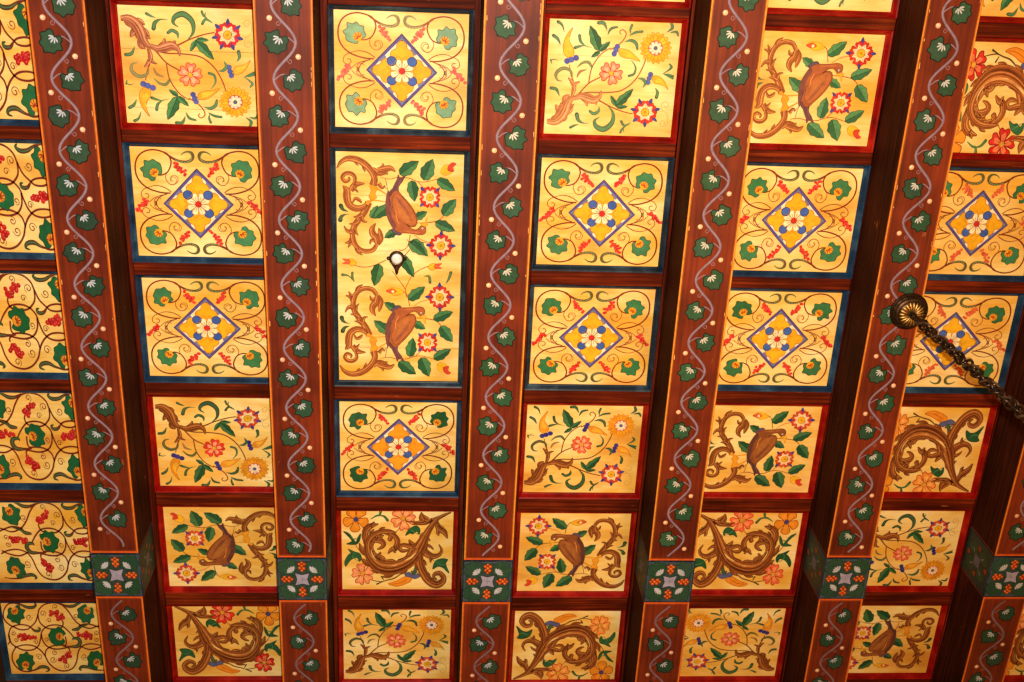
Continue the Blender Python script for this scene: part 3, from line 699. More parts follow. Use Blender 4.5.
def design_lattice(st):
    """all-over vine lattice"""
    a = Art(); hom = homog([(1, 602), (114.8, 603.6), (121.3, 674.8), (11, 673.6)])
    a.fn = crop(0, 590, 7.417, hom)
    v = st['vine']; thin = lerp(v, (180, 120, 60), .35); g = st['scroll']; a.z = 0
    for x, y, r_, a0, t in ((230, 200, 26, 0, 1.3), (335, 175, 26, 1, -1.3), (380, 228, 20, 3, 1.2), (430, 125, 22, 2, 1.2), (585, 200, 24, 2, -1.3), (105, 318, 20, 4, 1.3), (128, 372, 20, 0, -1.3), (275, 388, 20, 3, 1.3),
                           (360, 372, 20, 1, 1.2), (295, 500, 26, 3, 1.3), (415, 470, 22, 5, -1.3), (400, 520, 26, 0, 1.3), (505, 570, 24, 2, 1.3), (640, 505, 26, 1, 1.3), (745, 330, 20, 2, 1.3), (742, 376, 20, 4, -1.3), (665, 220, 8, 0, 1), (585, 360, 0.1, 0, 1)):
        if r_ > 1: a.z = 0; a.spiral(x, y, r_, a0, t, 6, thin)
    a.z = 4
    for P in ([(170, 100), (120, 92), (70, 100), (38, 150), (38, 205), (72, 248), (110, 270), (160, 292), (215, 290), (240, 272), (278, 235), (298, 180), (310, 140), (352, 106), (420, 95), (482, 112), (530, 160), (572, 222), (622, 268), (690, 292), (745, 278), (800, 262)],
              [(60, 400), (76, 378), (70, 330), (92, 275), (150, 255), (208, 260), (240, 275)],
              [(70, 320), (84, 385), (118, 418), (180, 446), (250, 444), (292, 415), (312, 360), (322, 312), (358, 276), (412, 262), (478, 272), (530, 315), (566, 360)],
              [(298, 180), (306, 230), (330, 262), (372, 288), (430, 292), (476, 280), (488, 250), (480, 225)],
              [(110, 425), (178, 408), (248, 414), (302, 446), (338, 490), (366, 545), (418, 590), (480, 606), (545, 588), (578, 540), (594, 470), (626, 425), (690, 408), (760, 418), (810, 440)],
              [(120, 424), (92, 470), (94, 530), (140, 588), (210, 605), (262, 590)],
              [(318, 330), (330, 385), (368, 428), (430, 444), (500, 436), (560, 420)],
              [(340, 500), (350, 450), (400, 420), (480, 416), (524, 440), (528, 462)],
              [(600, 290), (622, 266), (680, 258), (745, 276), (800, 300)], [(610, 425), (680, 450), (750, 440), (800, 418)], [(500, 350), (506, 400), (490, 425)]):
        a.z = 4; a.S(P, [10, 11, 11, 11, 10], v)
    for P, w in (([(120, 92), (170, 104), (215, 124), (262, 126), (284, 108), (270, 92)], [6, 12, 18, 20, 14, 5]), ([(240, 276), (268, 302), (300, 304), (308, 286), (290, 280)], [7, 16, 18, 12, 5]),
                 ([(470, 100), (520, 122), (570, 122), (610, 104), (650, 92), (715, 98)], [5, 16, 20, 14, 8, 6]), ([(552, 300), (560, 300), (596, 296), (626, 278), (680, 262)], [6, 14, 22, 14, 7]), 
                 ([(480, 424), (545, 428), (592, 424), (612, 396), (598, 368), (562, 366), (556, 380)], [7, 14, 24, 26, 22, 14, 5]),
                 ([(210, 604), (262, 592), (308, 572), (352, 578), (366, 598), (340, 608)], [7, 12, 20, 18, 12, 5]), ([(790, 604), (720, 600), (670, 582), (624, 576), (600, 592), (615, 606)], [7, 10, 18, 20, 14, 5])):
        a.z = 10; a.S(P, [q*1.25 for q in w], v, g); a.S(P[1:-1], [q*.3 for q in w[1:-1]], lerp(g, (120, 160, 110), .4))
    a.S([(715, 98), (770, 104), (820, 100)], [7, 7, 6], v); a.S([(790, 604), (830, 596)], [7, 6], v)
    a.z = 16
    for pts in ([(398, 160), (412, 176), (430, 172), (438, 192), (455, 204), (468, 220), (486, 208), (470, 198), (446, 180)], [(165, 330), (180, 352), (196, 334), (208, 352), (190, 362), (224, 344), (232, 356), (252, 352), (176, 340)],
                [(606, 340), (624, 346), (642, 336), (660, 352), (674, 332), (680, 354), (698, 338), (704, 352), (660, 336)], [(462, 526), (478, 506), (496, 520), (480, 536), (508, 500), (516, 478), (528, 494), (500, 486), (494, 538)]):
        a.z = 16; a.grapes(pts, 14, st['grape'])
    for cx, cy, hx, hy in ((130, 172, 118, 138), (440, 348, 466, 352), (668, 178, 682, 146), (192, 536, 188, 566), (728, 532, 742, 556)):
        a.z = 18; a.vineleaf(cx, cy, 70, (hx, hy), jig(st['leaf'], 6), (24, 50, 32), 4, (222, 150, 44), (150, 40, 20))
    return a

# extra marks between the two birds of the tall hatch panel (photo-frame tracing of that board)
def design_middle(st, a):
    lf = st['leaf']; t = st['stem']; a.z = 0
    for P in ([(346, 263), (360, 268), (372, 267), (386, 261)], [(407, 240), (411, 248), (403, 258)], [(392, 272), (399, 281), (405, 290), (406, 298)], [(405, 290), (411, 278), (419, 271), (428, 267)], [(412, 243), (424, 243), (436, 247)]):
        a.S(P, [.6, .8, .8], t)
    for l in ((379, 265, 374, 287, 12), (413, 240, 428, 257, 10), (402, 256, 414, 278, 10), (371, 219, 378, 206, 8)):
        a.z = 6; a.leaf(*l, jig(lf, 6))
    for P, w in (([(424, 277), (429, 277), (430, 283)], [.5, 2, 2.4]), ([(451, 273), (449, 279), (446, 284)], [2.4, 2, .5]), ([(342, 276), (348, 277), (353, 282)], [2.4, 1.2, .5]), ([(352, 274), (352, 279), (354, 283)], [2, 2, .5])):
        a.comma(P, w, (90, 112, 60))
    for x, y, d in ((350, 263, -1), (434, 267, 1)):
        a.z = 6; a.B([(x-6*d, y+1), (x-2*d, y-3), (x+5*d, y-2), (x+4*d, y), (x+7*d, y+1), (x+3*d, y+2), (x-2*d, y+4)], (232, 176, 34), (190, 110, 30), .5)
        a.B([(x+1*d, y-2), (x+8*d, y-3), (x+5*d, y), (x+8*d, y+2), (x+1*d, y+2)], (214, 92, 56), (170, 50, 30), .4)

# ------------------------------------------------------------------ ceiling backing
mb = MB(); mb.box(-0.75, 4.35, Y0, Y1, H+.012, H+.045)
tag(mb.build('ceiling', M['ceiling']), kind='structure')

FR = .0145                                           # width of a panel's moulding
ORD = ['cropped top', 'first', 'second', 'third', 'fourth', 'fifth', 'sixth']
def bay(j):
    return {0: 'left of the first beam', 1: 'between first and second beams', 2: 'between second and third beams', 3: 'between third and fourth beams',
            4: 'between fourth and fifth beams', 5: 'between fifth and sixth beams', 6: 'right of the sixth beam'}[j]
def row(i): return 'cropped row along top edge' if i == 0 else ORD[i]+' row from top'

def frame(x0, x1, y0, y1, mat, parent):
    prof = [(-.001, -.0004), (.0015, .0035), (.0035, .0045), (.0085, .0105), (.0105, .0160), (.0145, .0180), (.0145, -.002), (-.001, -.002)]
    v, f = [], []
    for o, d in prof:
        v += [(x0-o, y0-o, H-d), (x1+o, y0-o, H-d), (x1+o, y1+o, H-d), (x0-o, y1+o, H-d)]
    m = len(prof)
    for i in range(m):
        n_ = (i+1) % m
        for k in range(4):
            l = (k+1) % 4; f.append((i*4+k, i*4+l, n_*4+l, n_*4+k))
    return obj('frame_moulding', mesh('frame_moulding', v, f, [mat]), parent)

LAYER = 1.1e-5
def board(name, x0, x1, y0, y1, arts, seams):
    """a wooden board with its painting in one mesh; arts = [(art, unit->unit map)]"""
    v = [(x0-.006, y0-.006, H), (x1+.006, y0-.006, H), (x1+.006, y1+.006, H), (x0-.006, y1+.006, H),
         (x0-.006, y0-.006, H+.010), (x1+.006, y0-.006, H+.010), (x1+.006, y1+.006, H+.010), (x0-.006, y1+.006, H+.010)]
    f = [(0, 1, 2, 3), (7, 6, 5, 4), (0, 4, 5, 1), (1, 5, 6, 2), (2, 6, 7, 3), (3, 7, 4, 0)]
    col = [(1, 1, 1)]*8; idx = [0]*6
    s = Art(); s.z = 2
    for yy, c in seams:
        s.z = 2; s.S([(0, yy), (.3, yy+random.uniform(-.004, .004)), (.7, yy+random.uniform(-.004, .004)), (1, yy)], [.0035, .002, .004, .002] if c[0] < 120 else [.0012, .002, .0009, .0022], c)
    for a, mp in [(s, lambda u, w: (u, w))]+arts:
        b = len(v)
        for (u, w, z), c in zip(a.v, a.c):
            u, w = mp(u, w); u = min(max(u, .003), .997); w = min(max(w, .003), .997)
            v.append((x0+(x1-x0)*u, y0+(y1-y0)*w, H-.0002-z*LAYER)); col.append(c)
        f += [tuple(b+i for i in q) for q in a.f]; idx += [1]*len(a.f)
    me = mesh(name, v, f, [M['cream'], M['paint']], idx)
    at = me.color_attributes.new('pigment', 'FLOAT_COLOR', 'POINT')
    at.data.foreach_set('color', np.array([(*srgb(c), 1) for c in col], dtype=np.float32).ravel())
    return me

def warp(fx, fy, seed):
    r = random.Random(seed); p = [r.uniform(0, 6) for _ in range(4)]; k = .005
    def f(u, v):
        if fx: u = 1-u
        if fy: v = 1-v
        return u+k*math.sin(3*v+p[0])+k*.6*math.sin(5*u+p[1]), v+k*math.sin(3*u+p[2])+k*.6*math.sin(5*v+p[3])
    return f

def style(j, i):
    r = random.Random(j*17+i)
    lf = [(56, 116, 70), (50, 104, 62), (64, 122, 76)][r.randrange(3)]
    s = dict(vine=(118, 38, 20), scroll=(78, 108, 60), grape=(198, 42, 34), leaf=lf, ac=AC_WARM, stem=(142, 66, 38), pod=(230, 172, 34), cap=(78, 88, 164),
             green=(70, 112, 74), olive=(128, 124, 72), hib=(234, 132, 98), red=(198, 48, 34), bird=(164, 88, 48), birddark=(104, 62, 66), flower=(232, 140, 92), fline=(176, 64, 34), gold=(230, 170, 28))
    if i >= 4: s.update(green=(40, 72, 46), olive=(84, 76, 40), leaf=(38, 86, 50), cap=(52, 46, 122), ac=AC_DEEP, stem=(112, 50, 26), pod=(220, 142, 36), vine=(104, 32, 18), bird=(134, 74, 36), birddark=(78, 46, 46), hib=(222, 104, 70), red=(200, 72, 40), gold=(226, 148, 30))
    if j == 0: s.update(leaf=(26, 92, 54), scroll=(40, 74, 44), vine=(112, 38, 26), grape=(176, 24, 26))
    if j == 1 and i == 1: s.update(ac=AC_PINK, red=(206, 36, 44), pod=(226, 168, 44))
    if j == 3 and i == 1: s.update(ac=((142, 82, 42), (200, 130, 78), (228, 178, 120)), stem=(146, 80, 46))
    if (j, i) == (2, 1): s.update(leaf=(124, 160, 122), grape=(214, 92, 76), scroll=(134, 146, 100), vine=(140, 66, 40))  # washed-out palette: flash glare put into this panel's pigments
    if (j, i) in ((5, 3), (5, 2)): s.update(grape=(206, 88, 50))
    if (j, i) in ((5, 1), (1, 6), (1, 4)): s.update(flower=(206, 44, 34), fline=(140, 20, 22), hib=(208, 56, 40))
    if (j, i) in ((3, 6), (5, 4)): s.update(flower=(232, 142, 60), fline=(180, 70, 20))
    if (j, i) == (4, 5): s.update(flower=(226, 96, 56))
    return s

DES = dict(D=design_diamond, S=design_spray, B=design_bird, A=design_acanthus, L=design_lattice)
ASSIGN = {(2, 1): 'D', (1, 2): 'D', (1, 3): 'D', (2, 4): 'D', (3, 2): 'D', (3, 3): 'D', (4, 2): 'D', (4, 3): 'D', (5, 2): 'D', (5, 3): 'D',
          (3, 1): 'S', (1, 1): 'Sy', (1, 4): 'Sy', (3, 4): 'S', (2, 6): 'S', (4, 6): 'Sx', (5, 5): 'Sy', (4, 0): 'S', (5, 0): 'Sy', (3, 0): 'S',
          (4, 1): 'B', (3, 5): 'Bx', (1, 5): 'Bxy', (4, 4): 'B', (5, 6): 'Bxy',
          (2, 5): 'A', (1, 6): 'Ax', (4, 5): 'Ax', (5, 4): 'Ay', (3, 6): 'Axy', (5, 1): 'Ay', (6, 6): 'Ay',
          (0, 1): 'Lx', (0, 2): 'Lx', (0, 3): 'Lx', (0, 4): 'Lx', (0, 5): 'Lx', (0, 6): 'L'}
FRAMES = {(2, 1): 'blue_dark', (3, 3): 'blue_dark', (3, 2): 'blue_dark', (2, 4): 'blue'}
LOOK = {'D': 'blue-framed panel with orange diamond rosette', 'S': 'red-framed panel of yellow flower sprays', 'B': 'red-framed panel with brown bird',
        'A': 'red-framed panel with brown acanthus scroll', 'L': 'blue-framed panel of interlaced vines'}
GROUP = {'D': 'panels with a diamond rosette', 'S': 'panels with flower sprays', 'B': 'panels with a bird', 'A': 'panels with an acanthus scroll', 'L': 'panels with interlaced vines'}
for (j, i), code in sorted(ASSIGN.items()):
    random.seed(100+j*10+i)
    x0, x1, y0, y1 = PAN[(j, i)]; k = code[0]
    a = DES[k](style(j, i))
    sc = (170, 124, 68) if (j, i) != (1, 1) else (96, 62, 36)
    rs = random.Random(j*31+i)
    seams = [(q+rs.uniform(-.05, .05), sc) for q in (.3, .64)][:rs.choice((1, 2, 2))] if (j, i) != (1, 1) else [(.36, sc), (.86, sc)]
    me = board('painted_coffer', x0, x1, y0, y1, [(a, warp('x' in code[1:], 'y' in code[1:], j*7+i))], seams)
    o = obj('painted_coffer', me)
    tag(o, '%s, %s, %s' % (LOOK[k], row(i), bay(j)), 'ceiling panel', GROUP[k])
    fm = FRAMES.get((j, i)) or ('blue' if k in 'DL' else 'red')
    frame(x0, x1, y0, y1, M[fm], o)

# the tall hatch panel with two birds
random.seed(5)
x0, x1 = PAN[(2, 2)][0], PAN[(2, 3)][1]; y0, y1 = PAN[(2, 2)][2], PAN[(2, 3)][3]
hm = homog([(335, 151.2), (465.6, 154.3), (457, 381.2), (338.4, 380.7)])
lo_, hi_ = hm(400, 262.4)[1], hm(400, 280.3)[1]
st = style(2, 2); st['nobud'] = 1; a1 = design_bird(st); st['nobud'] = 0; a2 = design_bird(st)
am = Art(); am.fn = hm; design_middle(st, am)
me = board('painted_hatch', x0, x1, y0, y1, [(a1, lambda u, v: (u, (1-v)*lo_)), (am, lambda u, v: (u, v)), (a2, lambda u, v: (u, hi_+v*(1-hi_)))],
           [(.175, (170, 122, 70)), (.41, (200, 160, 100)), (.60, (206, 168, 108)), (.845, (160, 112, 62))])
o = obj('painted_hatch', me)
tag(o, 'tall blue-framed panel with two brown birds and a round metal pull', 'ceiling hatch')
frame(x0, x1, y0, y1, M['blue_dark'], o)

# ------------------------------------------------------------------ battens between the panels
for j in range(7):
    for i in range(0, 7):
        if (j, i) == (2, 2): continue
        if j == 6 and i not in (5, 6): continue
        if i == 6 and j not in (0, 5, 6): continue
        if i == 0 and j in (6,): continue
        xa, xb = min(PAN[(j, i)][0], PAN[(j, min(i+1, 6))][0])-FR, max(PAN[(j, i)][1], PAN[(j, min(i+1, 6))][1])+FR
        ya = PAN[(j, i)][3]+FR; yb = PAN[(j, i+1)][2]-FR if i < 6 else ya+.046
        if i == 0 and j in (0, 1, 2): ya = yb-.06
        mb = MB(); mb.box(xa+.0005, xb-.0005, ya+.0004, yb-.0004, HB, H+.011, .0015)
        o = mb.build('cross_batten', M['wood_batten'])
        if i == 0: w = 'above the first full row'
        elif i == 6: w = 'below the sixth row'
        else: w = 'between %s and %s rows' % (ORD[i], ORD[i+1])
        tag(o, 'brown wooden cross batten %s, %s' % (w, bay(j)), 'batten', 'cross battens between the panels')

# ------------------------------------------------------------------ painted beams
PH = {1: (.382, .0983), 2: (.362, .0995), 3: (.4997, .1010), 4: (.3038, .1010), 5: (.3167, .0997), 6: (.291, .0997)}
PL = {1: (2.320, .0935), 2: (2.336, .096), 3: (2.349, .095), 4: (2.349, .095), 5: (2.329, .097), 6: (2.317, .096)}
HUE = {1: 0, 2: .2, 3: .8, 4: .8, 5: .5, 6: .3}
def vine(a, xc, ya, yb, yR, sp, tone, low):
    """meandering vine; a leaf at every bend. xc(y) = middle of the beam, yR = a bend with the leaf on the right"""
    amp = .031
    stem = lerp((136, 120, 138), (112, 88, 98), .8 if low else .2)  # lower run duller: weaker light there painted into the stem colour
    sx = lambda y: xc(y)-amp*math.cos(PI*(y-yR)/sp)
    n0 = int(math.ceil((ya-yR)/sp-.3)); n1 = int(math.floor((yb-yR)/sp+.35))
    y = ya+.004; P = []
    while y < yb-.004: P.append((sx(y), y)); y += sp/9
    a.z = 2; a.S(P, .0072, lerp(stem, (60, 40, 50), .4), n=1); a.S([(x-.0006, y) for x, y in P], .0050, stem, n=1)
    for n in range(n0, n1+1):
        yy = yR+n*sp; sd = 1 if n % 2 == 0 else -1                     # leaf side
        if ya+.02 < yy < yb-.02:
            cx = xc(yy)+sd*.019; hx = cx-sd*.008
            a.z = 6
            a.S([(sx(yy+.004), yy+.004), (cx-sd*.030, yy-.012), (hx-sd*.004, yy-.013)], [.0026, .0028, .0022], stem)
            tilt = .0
            a.vineleaf(cx+sd*.002, yy+.001, random.uniform(.0295, .033), (hx, yy-.012), jig(lerp((38, 66, 50), (46, 86, 56), tone), 5), (20, 24, 16), .0032,
                       None, lerp((176, 184, 200), (214, 200, 168), tone))
        # berry and tendril on the outer side after the bend
        yb_ = yy+.038
        if ya+.015 < yb_ < yb-.012:
            a.z = 3; bx = xc(yb_)-sd*.0365
            a.O(bx, yb_, .0078, lerp((206, 160, 136), (226, 174, 118), tone), (120, 66, 40), .0012, k=14); a.O(bx-.0015, yb_-.0015, .0035, (236, 206, 170), k=10)
        yt = yy+.058
        if ya+.02 < yt < yb-.02:
            a.z = 0; x_ = sx(yt-.012)-sd*.001; q = -sd
            a.S([(x_, yt-.016), (x_+q*.004, yt-.006), (x_+q*.010, yt-.001), (x_+q*.014, yt-.007), (x_+q*.010, yt-.012), (x_+q*.007, yt-.008)], [.0016, .0020, .0020, .0016], lerp(stem, (140, 70, 50), .35))

def medallion(a, cx, cy, w, h):
    """green painted square: lilac star, four orange bunches, leaves with white veins"""
    a.fn = lambda x, y: (cx+x*w/2, cy+y*h/2)
    a.z = 0; a.B([(-.97, -.95), (.97, -.95), (.97, .95), (-.97, .95)], (62, 76, 92), smooth=False)
    a.z = 1; a.B([(-.92, -.88), (.92, -.88), (.92, .88), (-.92, .88)], (44, 64, 60), smooth=False)
    for k in range(4):
        an = PI/4+k*PI/2; c_, s_ = math.cos(an), math.sin(an); a.z = 3
        P = []
        for m in range(14):
            t = 2*PI*m/14; q = .40*(1+.14*(-1)**m); P.append((c_*.80+q*math.cos(t), s_*.80+q*math.sin(t)))
        a.B(P, jig((38, 70, 52), 5), (26, 40, 34), .02)
        for m in range(-2, 3):
            b = an+m*.42; o_ = (c_*.50, s_*.50); a.S([(o_[0]+.04*math.cos(b), o_[1]+.04*math.sin(b)), (o_[0]+.2*math.cos(b), o_[1]+.2*math.sin(b)), (o_[0]+.27*math.cos(b), o_[1]+.27*math.sin(b))], [.03, .085, .04], (176, 178, 190))
    for k in range(4):
        an = k*PI/2; c_, s_ = round(math.cos(an)), round(math.sin(an)); a.z = 24
        for r_, t, q in ((.42, 0, .07), (.52, .08, .085), (.54, -.08, .085), (.64, 0, .09), (.72, .10, .08), (.72, -.10, .08), (.80, 0, .07)):
            x, y = c_*r_-s_*t, s_*r_+c_*t; a.O(x, y, q*.9, jig((196, 80, 26), 12), (110, 34, 16), .02, k=9)
            a.O(x-.02, y-.02, q*.35, (230, 140, 60), k=6)
    a.z = 40
    st_ = []
    for k in range(4):
        an = PI/4+k*PI/2; st_ += [(.40*math.cos(an), .40*math.sin(an)), (.20*math.cos(an+PI/4), .20*math.sin(an+PI/4))]
    a.B([(x*1.12, y*1.12) for x, y in st_], (34, 36, 44), smooth=False); a.B(st_, (150, 146, 172), smooth=False)
    a.S([(-.12, 0), (.12, 0)], .02, (120, 112, 144)); a.S([(0, -.12), (0, .12)], .02, (120, 112, 144))

def painted(name, base, arts, mat, parent, place):
    """base = (verts, faces) of the carrier; arts placed by place(u, v, z)"""
    v, f = list(base[0]), list(base[1]); col = [(1, 1, 1)]*len(v); idx = [0]*len(f)
    for a, pl in arts:
        b = len(v)
        for (u, w, z), c in zip(a.v, a.c): v.append(pl(u, w, z*1.1e-5+.00015)); col.append(c)
        f += [tuple(b+i for i in q) for q in a.f]; idx += [1]*len(a.f)
    me = mesh(name, v, f, [mat, M['paint']], idx)
    at = me.color_attributes.new('pigment', 'FLOAT_COLOR', 'POINT')
    at.data.foreach_set('color', np.array([(*srgb(c), 1) for c in col], dtype=np.float32).ravel())
    return obj(name, me, parent)

BLAB = {1: 'first painted beam from the left, brown with green leaves on a meandering vine',
        2: 'second painted beam from the left, left of the tall two-bird hatch',
        3: 'third painted beam from the left, right of the tall two-bird hatch',
        4: 'fourth painted beam from the left, vine with green leaves and cream berries',
        5: 'fifth painted beam from the left, carrying the round brass canopy',
        6: 'sixth painted beam, only partly visible at the lower right corner'}
for j in range(1, 7):
    random.seed(40+j)
    b0, b1, dw, dk = BEAM[j]
    bx = lambda y, b0=b0, b1=b1: b0+(b1-b0)*y/2.5
    g, h = FIT['g'], FIT['h']+dw
    q1, q2 = FIT['q1']+dk, FIT['q2']+dk
    mid = lambda y: bx(y)+(g+h)/2
    zt = H+.0115; zb = HS+.003
    v = []
    for y in (Y0, Y1):
        L_, R_ = bx(y)+g, bx(y)+h
        v += [(L_, y, zt), (L_, y, zb+.002), (L_+.002, y, zb), (R_-.002, y, zb), (R_, y, zb+.002), (R_, y, zt)]
    f = [tuple(range(6)), tuple(range(11, 5, -1))]+[(k, (k+1) % 6, (k+1) % 6+6, k+6) for k in range(6)]
    root = obj('painted_beam', mesh('painted_beam', v, f, [M['wood_dark']]))
    tag(root, BLAB[j], 'beam', 'painted ceiling beams', 'thing')
    tone = HUE[j]
    for part, (ya, yb) in enumerate(((Y0, q1-.002), (q2+.002, Y1))):
        e = .0006
        v = []
        for y in (ya, yb):
            L_, R_ = bx(y)+g+e, bx(y)+h-e
            v += [(L_, y, zb), (L_, y, HS+.001), (L_+.001, y, HS), (R_-.001, y, HS), (R_, y, HS+.001), (R_, y, zb)]
        base = (v, f)
        a = Art(); a.z = 0
        ln = lerp((214, 112, 34), (222, 148, 44), tone if not part else 0); dk_ = (96, 34, 20)
        def line(off, w, c, a=a, ya=ya, yb=yb):
            K = 14
            for sgn in (-1, 1):
                ed = (lambda y: bx(y)+g+off) if sgn < 0 else (lambda y: bx(y)+h-off)
                P = [(ed(ya+(yb-ya)*k/K)+random.uniform(-.0003, .0003), ya+(yb-ya)*k/K) for k in range(K+1)]
                a.S(P, w, c, n=1)
        line(.0036, .0044, ln)
        line(.0076, .0016, lerp(ln, dk_, .55))
        if part == 0: a.S([(bx(yb)+g+.002, yb-.004), (bx(yb)+h-.002, yb-.004)], .006, (206, 88, 30)); a.S([(bx(yb)+g+.008, yb-.010), (bx(yb)+h-.008, yb-.010)], .0018, (140, 56, 26))
        else: a.S([(bx(ya)+g+.002, ya+.004), (bx(ya)+h-.002, ya+.004)], .006, (206, 88, 30)); a.S([(bx(ya)+g+.008, ya+.010), (bx(ya)+h-.008, ya+.010)], .0018, (140, 56, 26))
        yR, sp = (PH if part == 0 else PL)[j]
        vine(a, mid, ya+(.0 if part == 0 else .012), yb-(.012 if part == 0 else 0), yR, sp, tone*.8 if part == 0 else 0, part == 1)
        # worn flecks in the yellow line
        for k in range(26):
            y = random.uniform(ya, yb); sd = random.choice((-1, 1)); x = (bx(y)+g+.009) if sd < 0 else (bx(y)+h-.009)
            if 0.2 < y < 1.4: a.z = 1; a.S([(x, y), (x+.0005, y+random.uniform(.004, .018))], random.uniform(.0012, .0026), (228, 176, 96))
        painted('painted_soffit', base, [(a, lambda u, w, z: (u, w, HS-z))], M['soffit'], root, None)
    # green block wrapped round the beam
    v, f2 = [], []
    def bxp(x0, x1, ya, yb, z0, z1):
        b = len(v)
        for z in (z0, z1):
            for y, xx in ((ya, x0), (ya, x1), (yb, x1), (yb, x0)): v.append((xx+bx(y), y, z))
        f2.extend([tuple(b+i for i in q) for q in ((0, 1, 2, 3), (7, 6, 5, 4), (0, 4, 5, 1), (1, 5, 6, 2), (2, 6, 7, 3), (3, 7, 4, 0))])
    t = .0015; zs = H-.0175
    bxp(g-t, h+t, q1, q2, HS-t, HS+.0028); bxp(g-t, g-.0002, q1, q2, HS+.0028, zs); bxp(h+.0002, h+t, q1, q2, HS+.0028, zs)
    a = Art(); medallion(a, 0, (q1+q2)/2, (h-g), (q2-q1))
    xm = (g+h)/2
    arts = [(a, lambda u, w, z: (u+xm+bx(w), w, HS-t-z))]
    for sd in (-1, 1):
        s_ = Art(); s_.fn = lambda x, y: (x, y)
        hh = zs-HS
        s_.z = 0; s_.B([(.002, .03*hh), (.002, .97*hh), (q2-q1-.002, .97*hh), (q2-q1-.002, .03*hh)], (34, 52, 50), smooth=False)  # side-face pigments darker than the underside: grazing-light shade painted in
        L_ = q2-q1
        for k in range(4):
            an = PI/4+k*PI/2; s_.z = 2
            s_.O(L_/2+.045*math.cos(an), hh/2+.055*math.sin(an), .026, (36, 66, 48), (26, 40, 34), .003, k=12, ry=.032)
            s_.S([(L_/2+.03*math.cos(an), hh/2+.036*math.sin(an)), (L_/2+.045*math.cos(an), hh/2+.055*math.sin(an))], [.003, .007], (110, 116, 124))
        for dx_, dy_ in ((-.05, 0), (.05, 0), (0, -.065), (0, .065)):
            s_.z = 14; s_.O(L_/2+dx_, hh/2+dy_, .011, (136, 58, 26), (80, 30, 16), .003, k=10)
        s_.z = 16; s_.B([(L_/2-.02, hh/2-.02), (L_/2+.02, hh/2-.02), (L_/2+.02, hh/2+.02), (L_/2-.02, hh/2+.02)], (92, 90, 108), smooth=False)
        X = (g-t) if sd < 0 else (h+t)
        arts.append((s_, lambda u, w, z, X=X, sd=sd: (X+bx(q1+u)+sd*z, q1+u, HS+w)))
        r_ = Art(); r_.z = 0                                    # rust lines on the beam's side next to the block
        for yy in (-.005, L_+.005): r_.z = 0; r_.S([(yy, .004), (yy, hh)], .0035, (120, 46, 22))
        X2 = g if sd < 0 else h
        arts.append((r_, lambda u, w, z, X=X2, sd=sd: (X+bx(q1+u)+sd*(z+.0002), q1+u, HS+w)))
    painted('green_block', (v, f2), arts, M['blue_dark'], root, None)
    # cover strips along both sides of the beam
    for sd in (-1, 1):
        jj = j-1 if sd < 0 else j
        A_, B_ = PAN[(jj, 1)], PAN[(jj, 6)]
        k_ = 1 if sd < 0 else 0
        def inner(y, o_=0):
            t_ = (y-A_[2])/(B_[2]-A_[2]); return A_[k_]+(B_[k_]-A_[k_])*t_-sd*FR-sd*o_
        rows_ = [i for i in range(7) if (jj, i) in ASSIGN or (jj, i) in ((2, 2), (2, 3))]
        worst = max(-sd*(PAN[(jj, i)][k_]-sd*FR-inner(y)) for i in rows_ for y in (PAN[(jj, i)][2]-FR, PAN[(jj, i)][3]+FR))+.0006
        v = []
        for y in (Y0, Y1):
            e = bx(y)+(g-.0019 if sd < 0 else h+.0019); i_ = inner(y, worst)
            v += [(i_, y, HB), (e, y, HB), (e, y, H+.011), (i_, y, H+.011)]
        obj('edge_strip', mesh('edge_strip', v, [(0, 1, 2, 3), (7, 6, 5, 4)]+[(k, (k+1) % 4, (k+1) % 4+4, k+4) for k in range(4)], [M['wood_rail']]), root)

# ------------------------------------------------------------------ brass canopy and chain
cx, cy = 2.9985, 1.1994
root = bpy.data.objects.new('ceiling_canopy', None); root.location = (cx, cy, HS); link(root); root.empty_display_size = .05
tag(root, 'round antique brass canopy with fluted rosette under the fifth beam', 'ceiling canopy')
mb = MB(); mb.lathe([(.0, -.0002), (.058, -.0002), (.0595, -.003), (.058, -.007), (.0545, -.0085), (.054, -.012), (.0525, -.0145), (.0495, -.0155), (.0485, -.019), (.046, -.0215), (.041, -.023), (.0, -.023)], 0, 0, 64)
mb.build('base_plate', M['bronze'], root, True)
mb = MB(); mb.lathe([(.0415, -.0215), (.0405, -.0245), (.034, -.0285), (.020, -.0310), (.0, -.0320)], 0, 0, 64)
ro = mb.build('rosette', M['bronze'], root, True)
for k in range(20):                                    # one raised brass flute
    mb = MB(); an = 2*PI*k/20; ca, sa = math.cos(an), math.sin(an); N1, N2 = 10, 8
    for i in range(N1+1):
        t = i/N1; r_ = .0095+.0290*t; wd = (.0012+.0040*t)*math.sin(PI*min(1, .12+t*.86))**.45; z0 = -.0312+.0030*t*t+.004*max(0, t-.8)
        for m in range(N2+1):
            b = PI*m/N2; x, y = r_, wd*math.cos(b); mb.v.append((x*ca-y*sa, x*sa+y*ca, z0-.0042*math.sin(b)*math.sin(PI*min(1, .1+t*.85))**.6))
    for i in range(N1):
        for m in range(N2): q = i*(N2+1)+m; mb.f.append((q, q+1, q+N2+2, q+N2+1))
    mb.build('flute', M['brass'], ro, True)
mb = MB(); mb.lathe([(.0105, -.033), (.0115, -.037), (.009, -.042), (.0095, -.046), (.006, -.050), (.0, -.051)], 0, 0, 32)
mb.build('hub', M['bronze'], root, True)
mb = MB(); mb.tube([(.011*math.cos(t), 0, -.060+.011*math.sin(t)) for t in [2*PI*k/20 for k in range(20)]], .0026, 8, True)
mb.build('loop', M['bronze'], root, True)

